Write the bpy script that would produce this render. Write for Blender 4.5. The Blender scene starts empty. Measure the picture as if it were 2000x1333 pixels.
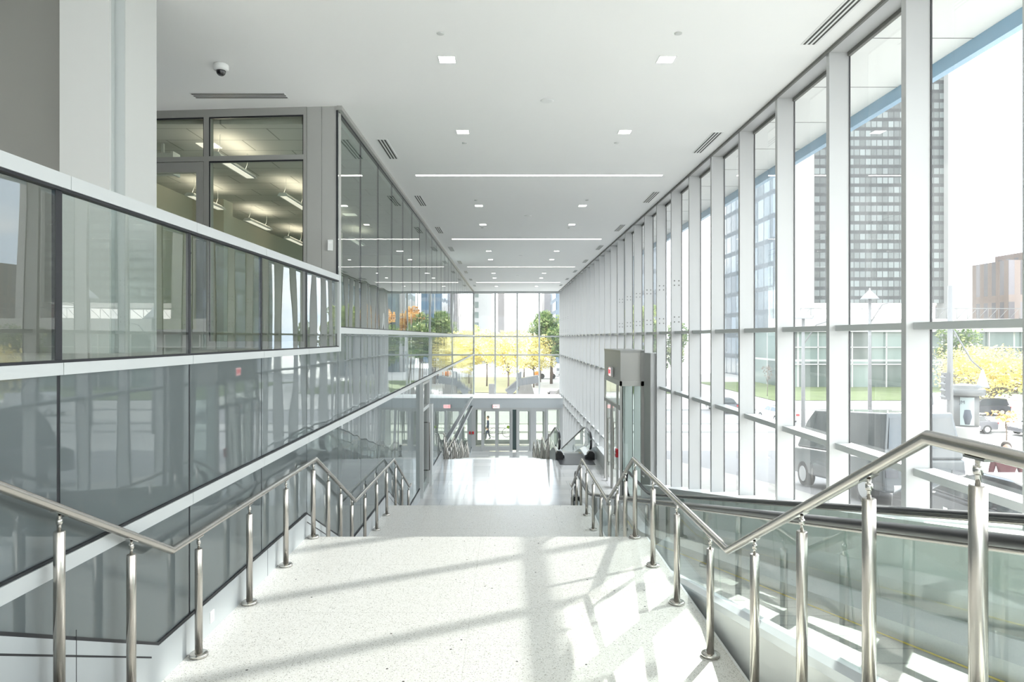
import bpy, bmesh, math, random
from mathutils import Vector, Matrix
random.seed(7)
S = bpy.context.scene
COL = S.collection
PI = math.pi

# ------------------------------------------------------------------ camera
cam_d = bpy.data.cameras.new('camera')
cam_d.sensor_width = 36.0
cam_d.lens = 24.0
cam_d.shift_x = 9/2000
cam_d.shift_y = -7.5/2000
cam_d.clip_start = 0.05
cam_d.clip_end = 2000
cam = bpy.data.objects.new('camera', cam_d)
COL.objects.link(cam)
cam.location = (0, 0, 0)
cam.rotation_euler = (PI/2, 0, 0)
S.camera = cam
# ------------------------------------------------------------------ exposure
S.view_settings.view_transform = 'Standard'
S.view_settings.look = 'None'
S.view_settings.exposure = EXPO = 1.28
S.view_settings.gamma = 1.0
S.view_settings.use_curve_mapping = False
S.cycles.max_bounces = 10
S.cycles.transparent_max_bounces = 24
S.cycles.glossy_bounces = 5
S.cycles.diffuse_bounces = 5
S.cycles.sample_clamp_indirect = 6.0
S.cycles.caustics_reflective = False
S.cycles.caustics_refractive = False
# ------------------------------------------------------------------ sky
SKY = 2.5
w = bpy.data.worlds.new('sky'); S.world = w
w.use_nodes = True
nt = w.node_tree; nt.nodes.clear()
wo = nt.nodes.new('ShaderNodeOutputWorld'); bg = nt.nodes.new('ShaderNodeBackground')
tc = nt.nodes.new('ShaderNodeTexCoord'); nz = nt.nodes.new('ShaderNodeTexNoise')
mp = nt.nodes.new('ShaderNodeMapping'); mp.inputs['Scale'].default_value = (1, 1, 2.2)
rp = nt.nodes.new('ShaderNodeValToRGB')
nz.inputs['Scale'].default_value = 2.6; nz.inputs['Detail'].default_value = 7
rp.color_ramp.elements[0].position = .40; rp.color_ramp.elements[0].color = (.62, .72, .86, 1)
rp.color_ramp.elements[1].position = .56; rp.color_ramp.elements[1].color = (1, .98, .955, 1)
nt.links.new(tc.outputs['Generated'], mp.inputs[0]); nt.links.new(mp.outputs[0], nz.inputs[0])
nt.links.new(nz.outputs[0], rp.inputs[0]); nt.links.new(rp.outputs[0], bg.inputs[0])
bg.inputs[1].default_value = SKY
nt.links.new(bg.outputs[0], wo.inputs[0])
# ------------------------------------------------------------------ sun, and its glint off the tower across the street
def sun(name, d, e, ang, c):
    l = bpy.data.lights.new(name, 'SUN'); l.energy = e; l.angle = math.radians(ang); l.color = c
    o = bpy.data.objects.new(name, l); COL.objects.link(o)
    o.rotation_euler = Vector(d).to_track_quat('-Z', 'Y').to_euler()
    o.location = (20, 20, 40)
sun('sun', (-.577, -.816, -.671), 9.0, .53, (1, .97, .92))
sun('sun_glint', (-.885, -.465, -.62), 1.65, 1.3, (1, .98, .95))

# ------------------------------------------------------------------ materials
def newmat(n):
    m = bpy.data.materials.new(n); m.use_nodes = True
    return m, m.node_tree, m.node_tree.nodes['Principled BSDF']
def plain(n, c, r=.5, metal=0., noise=0., nscale=20., emit=None, es=1., coat=0.):
    m, t, b = newmat(n)
    b.inputs['Base Color'].default_value = (*c, 1); b.inputs['Roughness'].default_value = r
    b.inputs['Metallic'].default_value = metal
    if coat: b.inputs['Coat Weight'].default_value = coat; b.inputs['Coat Roughness'].default_value = .05
    if noise:
        g = t.nodes.new('ShaderNodeNewGeometry'); z = t.nodes.new('ShaderNodeTexNoise'); z.inputs['Scale'].default_value = nscale
        z.inputs['Detail'].default_value = 4
        x = t.nodes.new('ShaderNodeMix'); x.data_type = 'RGBA'
        x.inputs[6].default_value = (*[v*(1-noise) for v in c], 1); x.inputs[7].default_value = (*[min(1, v*(1+noise)) for v in c], 1)
        t.links.new(g.outputs['Position'], z.inputs[0]); t.links.new(z.outputs[0], x.inputs[0]); t.links.new(x.outputs[2], b.inputs['Base Color'])
    if emit:
        b.inputs['Emission Color'].default_value = (*emit, 1); b.inputs['Emission Strength'].default_value = es
    return m
def math_n(t, op, a, b=None):
    n = t.nodes.new('ShaderNodeMath'); n.operation = op
    for i, v in enumerate((a, b)):
        if v is None: continue
        if isinstance(v, (int, float)): n.inputs[i].default_value = v
        else: t.links.new(v, n.inputs[i])
    return n.outputs[0]
def wavy(t, amp, scale=(1.0, 1.0, .35)):
    g = t.nodes.new('ShaderNodeNewGeometry'); mpn = t.nodes.new('ShaderNodeMapping'); mpn.inputs['Scale'].default_value = scale
    z = t.nodes.new('ShaderNodeTexNoise'); z.inputs['Scale'].default_value = 1.1; z.inputs['Detail'].default_value = 1.0
    bp = t.nodes.new('ShaderNodeBump'); bp.inputs['Strength'].default_value = 1.0; bp.inputs['Distance'].default_value = amp
    t.links.new(g.outputs['Position'], mpn.inputs[0]); t.links.new(mpn.outputs[0], z.inputs[0]); t.links.new(z.outputs[0], bp.inputs['Height'])
    return bp.outputs[0]
def glass(n, tint, ior=1.5, refl=(1, 1, 1), amp=0., boost=0., dirt_haze=0.):
    """pane: clear or tinted body plus mirror reflection that grows towards grazing"""
    m, t, b = newmat(n); t.nodes.remove(b)
    out = t.nodes['Material Output']
    tr = t.nodes.new('ShaderNodeBsdfTransparent'); tr.inputs[0].default_value = (*tint, 1)
    gl = t.nodes.new('ShaderNodeBsdfGlossy'); gl.inputs['Roughness'].default_value = 0.0; gl.inputs[0].default_value = (*refl, 1)
    fr = t.nodes.new('ShaderNodeFresnel'); fr.inputs[0].default_value = ior
    mx = t.nodes.new('ShaderNodeMixShader')
    f = math_n(t, 'ADD', fr.outputs[0], boost) if boost else fr.outputs[0]
    ge = t.nodes.new('ShaderNodeNewGeometry')
    f = math_n(t, 'MULTIPLY', f, math_n(t, 'SUBTRACT', 1.0, ge.outputs['Backfacing']))  # only the entry face mirrors
    t.links.new(f, mx.inputs[0]); t.links.new(tr.outputs[0], mx.inputs[1]); t.links.new(gl.outputs[0], mx.inputs[2])
    t.links.new(mx.outputs[0], out.inputs[0])
    if dirt_haze:  # dusty haze mixed into the pane, standing in for veiling glare
        z = t.nodes.new('ShaderNodeTexNoise'); z.inputs['Scale'].default_value = 1.2; z.inputs['Detail'].default_value = 8; z.inputs['Roughness'].default_value = .7
        mpn = t.nodes.new('ShaderNodeMapping'); mpn.inputs['Scale'].default_value = (1, 3, .6)
        t.links.new(ge.outputs['Position'], mpn.inputs[0]); t.links.new(mpn.outputs[0], z.inputs[0])
        tl = t.nodes.new('ShaderNodeBsdfTranslucent'); tl.inputs[0].default_value = (.9, .92, .92, 1)
        m3 = t.nodes.new('ShaderNodeMixShader')
        a = math_n(t, 'MULTIPLY', math_n(t, 'POWER', z.outputs[0], 2.0), dirt_haze*4*.5)
        t.links.new(a, m3.inputs[0]); t.links.new(mx.outputs[0], m3.inputs[1]); t.links.new(tl.outputs[0], m3.inputs[2]); t.links.new(m3.outputs[0], out.inputs[0])
    if amp:
        nb = wavy(t, amp); t.links.new(nb, gl.inputs['Normal'])
    return m
def spandrel(n, c, ior, amp, boost):
    m, t, b = newmat(n); t.nodes.remove(b)
    out = t.nodes['Material Output']
    df = t.nodes.new('ShaderNodeBsdfDiffuse'); df.inputs[0].default_value = (*c, 1)
    gl = t.nodes.new('ShaderNodeBsdfGlossy'); gl.inputs['Roughness'].default_value = 0.02; gl.inputs[0].default_value = (.93, .97, .97, 1)
    fr = t.nodes.new('ShaderNodeFresnel'); fr.inputs[0].default_value = ior
    mx = t.nodes.new('ShaderNodeMixShader')
    t.links.new(math_n(t, 'ADD', fr.outputs[0], boost), mx.inputs[0]); t.links.new(df.outputs[0], mx.inputs[1]); t.links.new(gl.outputs[0], mx.inputs[2])
    t.links.new(mx.outputs[0], out.inputs[0]); t.links.new(wavy(t, amp), gl.inputs['Normal'])
    return m
def terrazzo():
    m, t, b = newmat('terrazzo')
    g = t.nodes.new('ShaderNodeNewGeometry')
    v = t.nodes.new('ShaderNodeTexVoronoi'); v.inputs['Scale'].default_value = 150; v.feature = 'F1'
    t.links.new(g.outputs['Position'], v.inputs['Vector'])
    sp = t.nodes.new('ShaderNodeSeparateColor'); t.links.new(v.outputs['Color'], sp.inputs[0])
    r1 = t.nodes.new('ShaderNodeValToRGB'); r1.color_ramp.interpolation = 'CONSTANT'
    e = r1.color_ramp.elements
    e[0].position = 0; e[0].color = (.40, .385, .35, 1); e[1].position = .05; e[1].color = (.68, .665, .62, 1)
    for p, c in ((.16, (.80, .785, .75, 1)), (.45, (.76, .745, .705, 1)), (.8, (.86, .85, .82, 1))):
        q = e.new(p); q.color = c
    t.links.new(sp.outputs[0], r1.inputs[0])
    z = t.nodes.new('ShaderNodeTexVoronoi'); z.inputs['Scale'].default_value = 14
    t.links.new(g.outputs['Position'], z.inputs['Vector'])
    spz = t.nodes.new('ShaderNodeSeparateColor'); t.links.new(z.outputs['Color'], spz.inputs[0])
    lt = math_n(t, 'LESS_THAN', z.outputs['Distance'], .13); lt2 = math_n(t, 'GREATER_THAN', spz.outputs[0], .93)
    mk = math_n(t, 'MULTIPLY', lt, lt2)
    mx = t.nodes.new('ShaderNodeMix'); mx.data_type = 'RGBA'; t.links.new(mk, mx.inputs[0]); t.links.new(r1.outputs[0], mx.inputs[6]); mx.inputs[7].default_value = (.09, .085, .08, 1)
    # saw joints
    s = t.nodes.new('ShaderNodeSeparateXYZ'); t.links.new(g.outputs['Position'], s.inputs[0])
    fx = math_n(t, 'FRACT', math_n(t, 'MULTIPLY', math_n(t, 'ADD', s.outputs[1], 40), 1/.62)); jx = math_n(t, 'LESS_THAN', fx, .006)
    fy = math_n(t, 'FRACT', math_n(t, 'MULTIPLY', math_n(t, 'ADD', s.outputs[0], 40), 1/1.24)); jy = math_n(t, 'LESS_THAN', fy, .003)
    j = math_n(t, 'MULTIPLY', math_n(t, 'MAXIMUM', jx, jy), .35)
    m2 = t.nodes.new('ShaderNodeMix'); m2.data_type = 'RGBA'; t.links.new(j, m2.inputs[0]); t.links.new(mx.outputs[2], m2.inputs[6]); m2.inputs[7].default_value = (.3, .29, .27, 1)
    t.links.new(m2.outputs[2], b.inputs['Base Color']); b.inputs['Roughness'].default_value = .22
    return m
def tiles(n, c1, c2, sx, sy, r, gap=.004, gc=(.35, .35, .35)):
    m, t, b = newmat(n)
    g = t.nodes.new('ShaderNodeNewGeometry')
    br = t.nodes.new('ShaderNodeTexBrick'); br.inputs['Scale'].default_value = 1; br.offset = .5
    br.inputs['Color1'].default_value = (*c1, 1); br.inputs['Color2'].default_value = (*c2, 1); br.inputs['Mortar'].default_value = (*gc, 1)
    br.inputs['Mortar Size'].default_value = gap; br.inputs['Brick Width'].default_value = sx; br.inputs['Row Height'].default_value = sy
    t.links.new(g.outputs['Position'], br.inputs['Vector']); t.links.new(br.outputs[0], b.inputs['Base Color'])
    b.inputs['Roughness'].default_value = r
    return m
def facade(n, wall, pane, wdt, hgt, fu=.55, fv=.6, r=.35, vary=.35):
    m, t, b = newmat(n)
    g = t.nodes.new('ShaderNodeNewGeometry'); s = t.nodes.new('ShaderNodeSeparateXYZ'); t.links.new(g.outputs['Position'], s.inputs[0])
    sn = t.nodes.new('ShaderNodeSeparateXYZ'); t.links.new(g.outputs['True Normal'], sn.inputs[0])
    u = math_n(t, 'ADD', math_n(t, 'MULTIPLY', s.outputs[0], math_n(t, 'ABSOLUTE', sn.outputs[1])), math_n(t, 'MULTIPLY', s.outputs[1], math_n(t, 'ABSOLUTE', sn.outputs[0])))
    uu = math_n(t, 'DIVIDE', math_n(t, 'ADD', u, 500), wdt); vv = math_n(t, 'DIVIDE', math_n(t, 'ADD', s.outputs[2], 100), hgt)
    a = math_n(t, 'LESS_THAN', math_n(t, 'FRACT', uu), fu); c = math_n(t, 'LESS_THAN', math_n(t, 'FRACT', vv), fv)
    k = math_n(t, 'MULTIPLY', a, c)
    wn = t.nodes.new('ShaderNodeTexWhiteNoise'); wn.noise_dimensions = '2D'
    cb = t.nodes.new('ShaderNodeCombineXYZ'); t.links.new(math_n(t, 'FLOOR', uu), cb.inputs[0]); t.links.new(math_n(t, 'FLOOR', vv), cb.inputs[1]); t.links.new(cb.outputs[0], wn.inputs['Vector'])
    pm = t.nodes.new('ShaderNodeMix'); pm.data_type = 'RGBA'; pm.inputs[6].default_value = (*[q*(1-vary) for q in pane], 1); pm.inputs[7].default_value = (*[min(1, q*(1+vary*1.6)) for q in pane], 1)
    t.links.new(wn.outputs[0], pm.inputs[0])
    mx = t.nodes.new('ShaderNodeMix'); mx.data_type = 'RGBA'; t.links.new(k, mx.inputs[0]); mx.inputs[6].default_value = (*wall, 1); t.links.new(pm.outputs[2], mx.inputs[7])
    t.links.new(mx.outputs[2], b.inputs['Base Color'])
    t.links.new(math_n(t, 'SUBTRACT', .75, math_n(t, 'MULTIPLY', k, .75-r)), b.inputs['Roughness'])
    return m
def steel(n, c=(.52, .49, .455), r=.27):
    m, t, b = newmat(n)
    b.inputs['Base Color'].default_value = (*c, 1); b.inputs['Metallic'].default_value = 1; b.inputs['Roughness'].default_value = r
    return m
def leaf(n, a, bb, c):
    m, t, b = newmat(n)
    g = t.nodes.new('ShaderNodeNewGeometry'); z = t.nodes.new('ShaderNodeTexNoise'); z.inputs['Scale'].default_value = .9; z.inputs['Detail'].default_value = 3
    r1 = t.nodes.new('ShaderNodeValToRGB'); e = r1.color_ramp.elements
    e[0].position = .36; e[0].color = (*a, 1); e[1].position = .64; e[1].color = (*c, 1); q = e.new(.5); q.color = (*bb, 1)
    t.links.new(g.outputs['Position'], z.inputs[0]); t.links.new(z.outputs[0], r1.inputs[0]); t.links.new(r1.outputs[0], b.inputs['Base Color'])
    b.inputs['Roughness'].default_value = .6
    tl = t.nodes.new('ShaderNodeBsdfTranslucent'); t.links.new(r1.outputs[0], tl.inputs[0])
    mx = t.nodes.new('ShaderNodeMixShader'); mx.inputs[0].default_value = .4
    t.links.new(b.outputs[0], mx.inputs[1]); t.links.new(tl.outputs[0], mx.inputs[2]); t.links.new(mx.outputs[0], t.nodes['Material Output'].inputs[0])
    return m

M = dict(
    ceiling=plain('ceiling_paint', (.89, .89, .88), .7),
    white=plain('white_metal', (.78, .79, .78), .38),
    fin=plain('fin_paint', (.50, .505, .505), .33, noise=.015, nscale=.8),
    band=plain('band_metal', (.52, .54, .54), .35),
    base=plain('base_metal', (.43, .455, .465), .30),
    grey_clad=plain('grey_cladding', (.42, .42, .40), .4),
    frame=plain('grey_frame', (.36, .36, .34), .35),
    darkwall=plain('grey_paint', (.25, .247, .23), .7),
    column=plain('column_paint', (.57, .58, .565), .6),
    recess=plain('recess_paint', (.46, .49, .485), .6),
    gasket=plain('gasket', (.012, .013, .017), .5),
    reveal=plain('reveal', (.16, .16, .15), .6),
    dark=plain('dark_void', (.02, .02, .02), .8),
    slot=plain('slot_dark', (.06, .06, .055), .7),
    terrazzo=terrazzo(),
    tile=tiles('floor_tile', (.76, .755, .745), (.62, .62, .62), 1.2, .6, .10),
    steel=steel('brushed_steel'), steel2=steel('polished_steel', (.62, .6, .57), .14),
    rubber=plain('black_rubber', (.03, .03, .033), .3),
    black=plain('black_plastic', (.012, .012, .013), .4),
    deck=plain('aluminium_deck', (.60, .63, .66), .28, .35),
    pallet=tiles('grooved_pallet', (.36, .36, .345), (.33, .33, .32), 2.0, .4, .4, .02, (.2, .2, .2)),
    yellow=plain('yellow_line', (.75, .60, .05), .5),
    comb=plain('comb_plate', (.09, .093, .1), .4, .3),
    sill=plain('sill_metal', (.74, .76, .76), .4),
    lamp=plain('lamp_diffuser', (.9, .9, .88), .5, emit=(1, .97, .92), es=5.0),
    lamp2=plain('linear_diffuser', (.9, .9, .88), .5, emit=(1, .96, .9), es=4.0),
    olamp=plain('office_diffuser', (.9, .9, .85), .5, emit=(1, .93, .82), es=.35),
    uplamp=plain('office_uplight', (.9, .9, .85), .5, emit=(1, .88, .72), es=5.5),
    cream=plain('office_wall', (.62, .59, .50), .7),
    otile=tiles('office_tiles', (.60, .60, .57), (.60, .60, .57), 1.2, .6, .8, .012, (.33, .33, .30)),
    carpet=plain('corridor_floor', (.52, .51, .49), .5, noise=.1),
    red=plain('red_enamel', (.55, .02, .03), .4),
    signface=plain('sign_face', (.8, .4, .4), .5, emit=(1, .45, .45), es=.9),
    signred=plain('sign_letters', (.7, .02, .03), .5, emit=(.9, .03, .05), es=.6),
    gpane=glass('guard_glass', (.82, .85, .83), 1.55, amp=.0035, boost=.02),
    upane=glass('office_glass', (.72, .79, .76), 1.7, amp=.003, boost=.05),
    opane=glass('interior_glass', (.92, .94, .90), 1.5),
    wpane=glass('window_glass', (.95, .968, .957), 1.45, amp=.0015, dirt_haze=.025),
    bpane=glass('balustrade_glass', (.93, .965, .95), 1.5, boost=.04),
    span=spandrel('grey_spandrel_glass', (.13, .147, .15), 1.5, .004, .02),
    blue=plain('blue_fascia', (.20, .38, .55), .25, .2),
    soffit=plain('soffit_panel', (.80, .81, .80), .6),
    concrete=tiles('sidewalk_concrete', (.42, .41, .39), (.37, .36, .345), 3.0, 1.5, .8, .02, (.34, .33, .32)),
    plaza=tiles('plaza_paving', (.44, .435, .42), (.39, .385, .375), 6.0, 3.0, .7, .05, (.42, .41, .41)),
    asphalt=plain('asphalt', (.22, .22, .23), .8, noise=.12, nscale=1.5),
    grass=plain('lawn', (.10, .135, .045), .9, noise=.35, nscale=.6),
    yl=leaf('yellow_leaves', (.62, .50, .14), (.74, .66, .26), (.80, .76, .44)),
    gl=leaf('green_leaves', (.045, .09, .03), (.13, .22, .06), (.40, .44, .20)),
    ol=leaf('orange_leaves', (.30, .16, .05), (.70, .38, .12), (.85, .62, .28)),
    lgl=leaf('light_green_leaves', (.16, .25, .05), (.40, .50, .12), (.65, .68, .28)),
    bark=plain('bark', (.14, .11, .09), .9, noise=.25, nscale=3),
    stone=plain('sculpture_stone', (.115, .11, .10), .8, noise=.15, nscale=.8),
    bronze=plain('sculpture_metal', (.10, .105, .11), .5, .3),
    skin=plain('skin', (.52, .34, .26), .6), hair=plain('brown_hair', (.05, .035, .025), .6),
    maroon=plain('maroon_jacket', (.13, .045, .05), .8), navy=plain('navy_cloth', (.03, .04, .08), .8), khaki=plain('khaki_trousers', (.25, .22, .17), .8),
    f_tower=facade('tower_facade', (.05, .053, .055), (.10, .115, .115), 1.0, 1.65, .86, .62, .3, .4),
    f_beige=facade('beige_facade', (.36, .34, .31), (.2, .24, .22), 4.2, 5.6, .5, .52, .4, .2),
    f_brown=facade('brown_facade', (.24, .19, .17), (.12, .11, .12), 2.2, 9, .5, .85),
    f_pale=facade('pale_facade', (.31, .295, .28), (.23, .225, .225), 4.0, 4.5, .4, .5, .5, .15),
    f_blue=facade('blue_glass_facade', (.16, .20, .25), (.06, .10, .15), 3.2, 3.6, .8, .7, .15, .5),
    f_dark=facade('dark_glass_facade', (.12, .14, .16), (.16, .19, .22), 3.0, 4.2, .86, .78, .15, .4),
    f_teal=facade('teal_glass_facade', (.20, .24, .25), (.08, .11, .125), 5.0, 4.4, .82, .72, .15, .5),
    f_pav=facade('pavilion_glazing', (.42, .44, .43), (.13, .17, .16), 5.5, 4.6, .95, .93, .12, .35),
    lightcon=plain('light_concrete', (.36, .36, .355), .7, noise=.04, nscale=.4),
    greycon=plain('grey_concrete', (.24, .225, .225), .8, noise=.08, nscale=.3),
    whiteroof=plain('white_roof', (.50, .50, .50), .5),
    tire=plain('tyre', (.02, .02, .02), .8), alloy=plain('alloy_wheel', (.55, .56, .58), .3, .8),
    carglass=plain('car_window', (.03, .04, .045), .06, coat=1.0), headl=plain('headlamp', (.7, .72, .75), .15), taill=plain('tail_lamp', (.45, .02, .02), .2),
    c_grey=plain('silver_grey_paint', (.15, .15, .165), .35, .3, coat=1), c_dark=plain('charcoal_paint', (.045, .05, .06), .25, .3, coat=1),
    c_white=plain('white_car_paint', (.45, .45, .46), .3, coat=1), c_van=plain('van_paint', (.05, .062, .07), .3, .3, coat=1), c_black=plain('black_car_paint', (.02, .02, .026), .2, .2, coat=1),
    posterw=plain('poster_paper', (.26, .31, .31), .5), posterd=plain('poster_figure', (.04, .05, .07), .6), kiosk=plain('kiosk_metal', (.13, .135, .135), .5, .3),
    pole=plain('pole_paint', (.17, .175, .18), .5), lampshade=plain('lamp_hood', (.33, .35, .38), .5), green_sticker=plain('green_sticker', (.28, .42, .06), .5),
    orange=plain('orange_hood', (.85, .28, .06), .6), umbrella=plain('white_canvas', (.85, .85, .84), .7),
)

# ------------------------------------------------------------------ mesh helpers
class MB:
    def __init__(s): s.v = []; s.f = []; s.m = []; s.sm = []; s.mats = []
    def mi(s, m):
        if m not in s.mats: s.mats.append(m)
        return s.mats.index(m)
    def face(s, pts, m, sm=False):
        b = len(s.v); s.v += [tuple(p) for p in pts]; s.f.append(tuple(range(b, b+len(pts)))); s.m.append(s.mi(m)); s.sm.append(sm)
    def hull(s, P, F, m, sm=False):
        b = len(s.v); s.v += [tuple(p) for p in P]; k = s.mi(m)
        for f in F: s.f.append(tuple(b+i for i in f)); s.m.append(k); s.sm.append(sm)
        return s
    def box(s, x0, x1, y0, y1, z0, z1, m):
        P = [(x0, y0, z0), (x1, y0, z0), (x1, y1, z0), (x0, y1, z0), (x0, y0, z1), (x1, y0, z1), (x1, y1, z1), (x0, y1, z1)]
        return s.hull(P, [(3, 2, 1, 0), (4, 5, 6, 7), (0, 1, 5, 4), (1, 2, 6, 5), (2, 3, 7, 6), (3, 0, 4, 7)], m)
    def prism_x(s, pts, x0, x1, m):
        """polygon in (y, z), extruded along x"""
        n = len(pts)
        P = [(x0, y, z) for y, z in pts] + [(x1, y, z) for y, z in pts]
        F = [tuple(range(n)), tuple(range(2*n-1, n-1, -1))] + [(i, i+n, (i+1) % n+n, (i+1) % n) for i in range(n)]
        return s.hull(P, F, m)
    def prism_z(s, pts, z0, z1, m):
        n = len(pts)
        P = [(x, y, z0) for x, y in pts] + [(x, y, z1) for x, y in pts]
        F = [tuple(range(n-1, -1, -1)), tuple(range(n, 2*n))] + [(i, (i+1) % n, (i+1) % n+n, i+n) for i in range(n)]
        return s.hull(P, F, m)
    def prism_y(s, pts, y0, y1, m):
        n = len(pts)
        P = [(x, y0, z) for x, z in pts] + [(x, y1, z) for x, z in pts]
        F = [tuple(range(n)), tuple(range(2*n-1, n-1, -1))] + [(i, i+n, (i+1) % n+n, (i+1) % n) for i in range(n)]
        return s.hull(P, F, m)
    def tube(s, path, r, m, n=14, rz=None, cap=True):
        """tube along a path; r radius across, rz radius in the up direction"""
        path = [Vector(p) for p in path]; rz = rz or r
        b = len(s.v); k = s.mi(m); L = len(path)
        rr = r if isinstance(r, (list, tuple)) else [r]*L
        for i, p in enumerate(path):
            d = (path[min(i+1, L-1)]-path[max(i-1, 0)]).normalized()
            if 0 < i < L-1:
                a = (path[i]-path[i-1]).normalized(); c = (path[i+1]-path[i]).normalized(); sc = 1/max(.35, math.sqrt((1+a.dot(c))/2))
            else: sc = 1
            up = Vector((0, 0, 1)) if abs(d.z) < .95 else Vector((0, 1, 0))
            sd = d.cross(up).normalized(); u = sd.cross(d).normalized()
            q = rz if not isinstance(r, (list, tuple)) else rr[i]
            for j in range(n):
                a = 2*PI*j/n
                s.v.append(tuple(p+sd*math.cos(a)*rr[i]+u*math.sin(a)*q*sc))
        for i in range(L-1):
            for j in range(n):
                s.f.append((b+i*n+j, b+i*n+(j+1) % n, b+(i+1)*n+(j+1) % n, b+(i+1)*n+j)); s.m.append(k); s.sm.append(True)
        if cap:
            s.f.append(tuple(b+j for j in range(n-1, -1, -1))); s.m.append(k); s.sm.append(False)
            s.f.append(tuple(b+(L-1)*n+j for j in range(n))); s.m.append(k); s.sm.append(False)
        return s
    def lathe(s, prof, c, m, n=20, sm=True):
        b = len(s.v); k = s.mi(m)
        for r, z in prof:
            for j in range(n):
                a = 2*PI*j/n; s.v.append((c[0]+r*math.cos(a), c[1]+r*math.sin(a), c[2]+z))
        for i in range(len(prof)-1):
            for j in range(n):
                s.f.append((b+i*n+j, b+i*n+(j+1) % n, b+(i+1)*n+(j+1) % n, b+(i+1)*n+j)); s.m.append(k)
                s.sm.append(sm and abs(prof[i][1]-prof[i+1][1]) > 1e-4 or (sm and len(prof) > 8))
        s.f.append(tuple(b+j for j in range(n-1, -1, -1))); s.m.append(k); s.sm.append(False)
        s.f.append(tuple(b+(len(prof)-1)*n+j for j in range(n))); s.m.append(k); s.sm.append(False)
        return s
    def sphere(s, c, r, m, n=14, sc=(1, 1, 1)):
        prof = [(max(.001, math.sin(PI*i/n))*r, -math.cos(PI*i/n)*r*sc[2]) for i in range(n+1)]
        b0 = len(s.v); s.lathe(prof, (0, 0, 0), m, n*2)
        for i in range(b0, len(s.v)):
            v = s.v[i]; s.v[i] = (v[0]*sc[0]+c[0], v[1]*sc[1]+c[1], v[2]+c[2])
        return s
    def build(s, name, parent=None, fix=True):
        me = bpy.data.meshes.new(name); me.from_pydata(s.v, [], s.f)
        for m in s.mats: me.materials.append(m)
        me.polygons.foreach_set('material_index', s.m); me.polygons.foreach_set('use_smooth', s.sm)
        if fix:
            bm = bmesh.new(); bm.from_mesh(me); bmesh.ops.recalc_face_normals(bm, faces=bm.faces); bm.to_mesh(me); bm.free()
        me.update()
        o = bpy.data.objects.new(name, me); COL.objects.link(o)
        if parent: o.parent = parent
        return o
def empty(name, loc=(0, 0, 0), rz=0, parent=None):
    o = bpy.data.objects.new(name, None); COL.objects.link(o); o.location = loc; o.rotation_euler = (0, 0, rz); o.empty_display_size = .1
    if parent: o.parent = parent
    return o
def tag(o, label=None, cat=None, group=None, kind=None):
    if label: o['label'] = label
    if cat: o['category'] = cat
    if group: o['group'] = group
    if kind: o['kind'] = kind
    return o
def struct(mb, name):
    return tag(mb.build(name), kind='structure')
def B(x0, x1, y0, y1, z0, z1, m): return MB().box(x0, x1, y0, y1, z0, z1, m)
def copy_tree(o, parent=None, loc=None):
    c = o.copy(); COL.objects.link(c); c.parent = parent
    if loc is not None: c.location = loc
    for ch in list(o.children): copy_tree(ch, c)
    return c
ORD = ['nearest', 'second', 'third', 'fourth', 'fifth', 'sixth', 'seventh', 'eighth', 'ninth', 'tenth', 'eleventh', 'twelfth']

# ------------------------------------------------------------------ key dimensions (eye at the origin, y runs down the hall)
XL, XF, XG = -2.40, 3.666, 3.90        # left glass wall, fin noses, right glass
ZC = 3.275                            # hall ceiling
YE, YV = 48.8, 45.7                    # end glass, front of the entrance vestibule
JL = [3.65+1.505*k for k in range(-7, 31)]
JR = [6.315+1.495*k for k in range(-8, 29)]
UF = -.14                              # upper floor
# stair profile: (y, z) walking line; flights between
PROF = [(-9, -1.275), (2.39, -1.275), (4.67, -2.375), (8.12, -2.375), (10.30, -3.39), (13.75, -3.39), (16.0, -4.42), (24.7, -4.42),
        (26.45, -5.225), (29.4, -5.225), (31.15, -6.03), (34.1, -6.03), (35.85, -6.835), (38.8, -6.835), (40.55, -7.64), (60, -7.64)]
def L(y):
    for (a, za), (b, zb) in zip(PROF, PROF[1:]):
        if a <= y <= b: return za+(zb-za)*(y-a)/(b-a)
    return PROF[-1][1]
def stair_top():
    pts = [(PROF[0][0], PROF[0][1])]
    for (a, za), (b, zb) in zip(PROF, PROF[1:]):
        if abs(za-zb) < 1e-6: pts.append((b, zb))
        else:
            n = 7 if za-zb > .9 else 5
            for i in range(n):
                pts.append((a+(b-a)*i/n, za+(zb-za)*(i+1)/n)); 
                pts.append((a+(b-a)*(i+1)/n, za+(zb-za)*(i+1)/n))
    return pts
ST = stair_top()

# ------------------------------------------------------------------ floors
XS = 1.65
mb = MB()
k0 = [p for p in ST if p[0] <= 16.0+1e-6]
mb.prism_x(k0+[(16.0, -6), (-9, -6)], XL-.05, XS, M['terrazzo'])
struct(mb, 'floor')
mb = MB(); mb.box(XL-.05, XG+.05, 16.001, 24.7, -4.9, -4.42, M['tile'])
struct(mb, 'floor')
k1 = [p for p in ST if 24.7-1e-6 <= p[0] <= 40.56]
mb = MB(); mb.prism_x([(24.7, -4.42)]+k1[1:]+[(40.55, -9), (24.7, -9)], XL-.05, XS, M['terrazzo'])
struct(mb, 'floor')
struct(B(XL-.05, XG+.05, 40.56, YE+.3, -7.9, -7.64, M['tile']), 'floor')
struct(B(XS, XG+.05, 24.71, 40.55, -8.2, -8.0, M['greycon']), 'floor')
struct(B(XS, XG, -9, 16, -6.2, -6, M['greycon']), 'floor')
struct(B(-9.5, XL-.06, -9, 9.6, UF-.4, UF, M['carpet']), 'floor')
struct(B(XS, XG, -9, .45, -1.6, -1.275, M['terrazzo']), 'floor')
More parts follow.
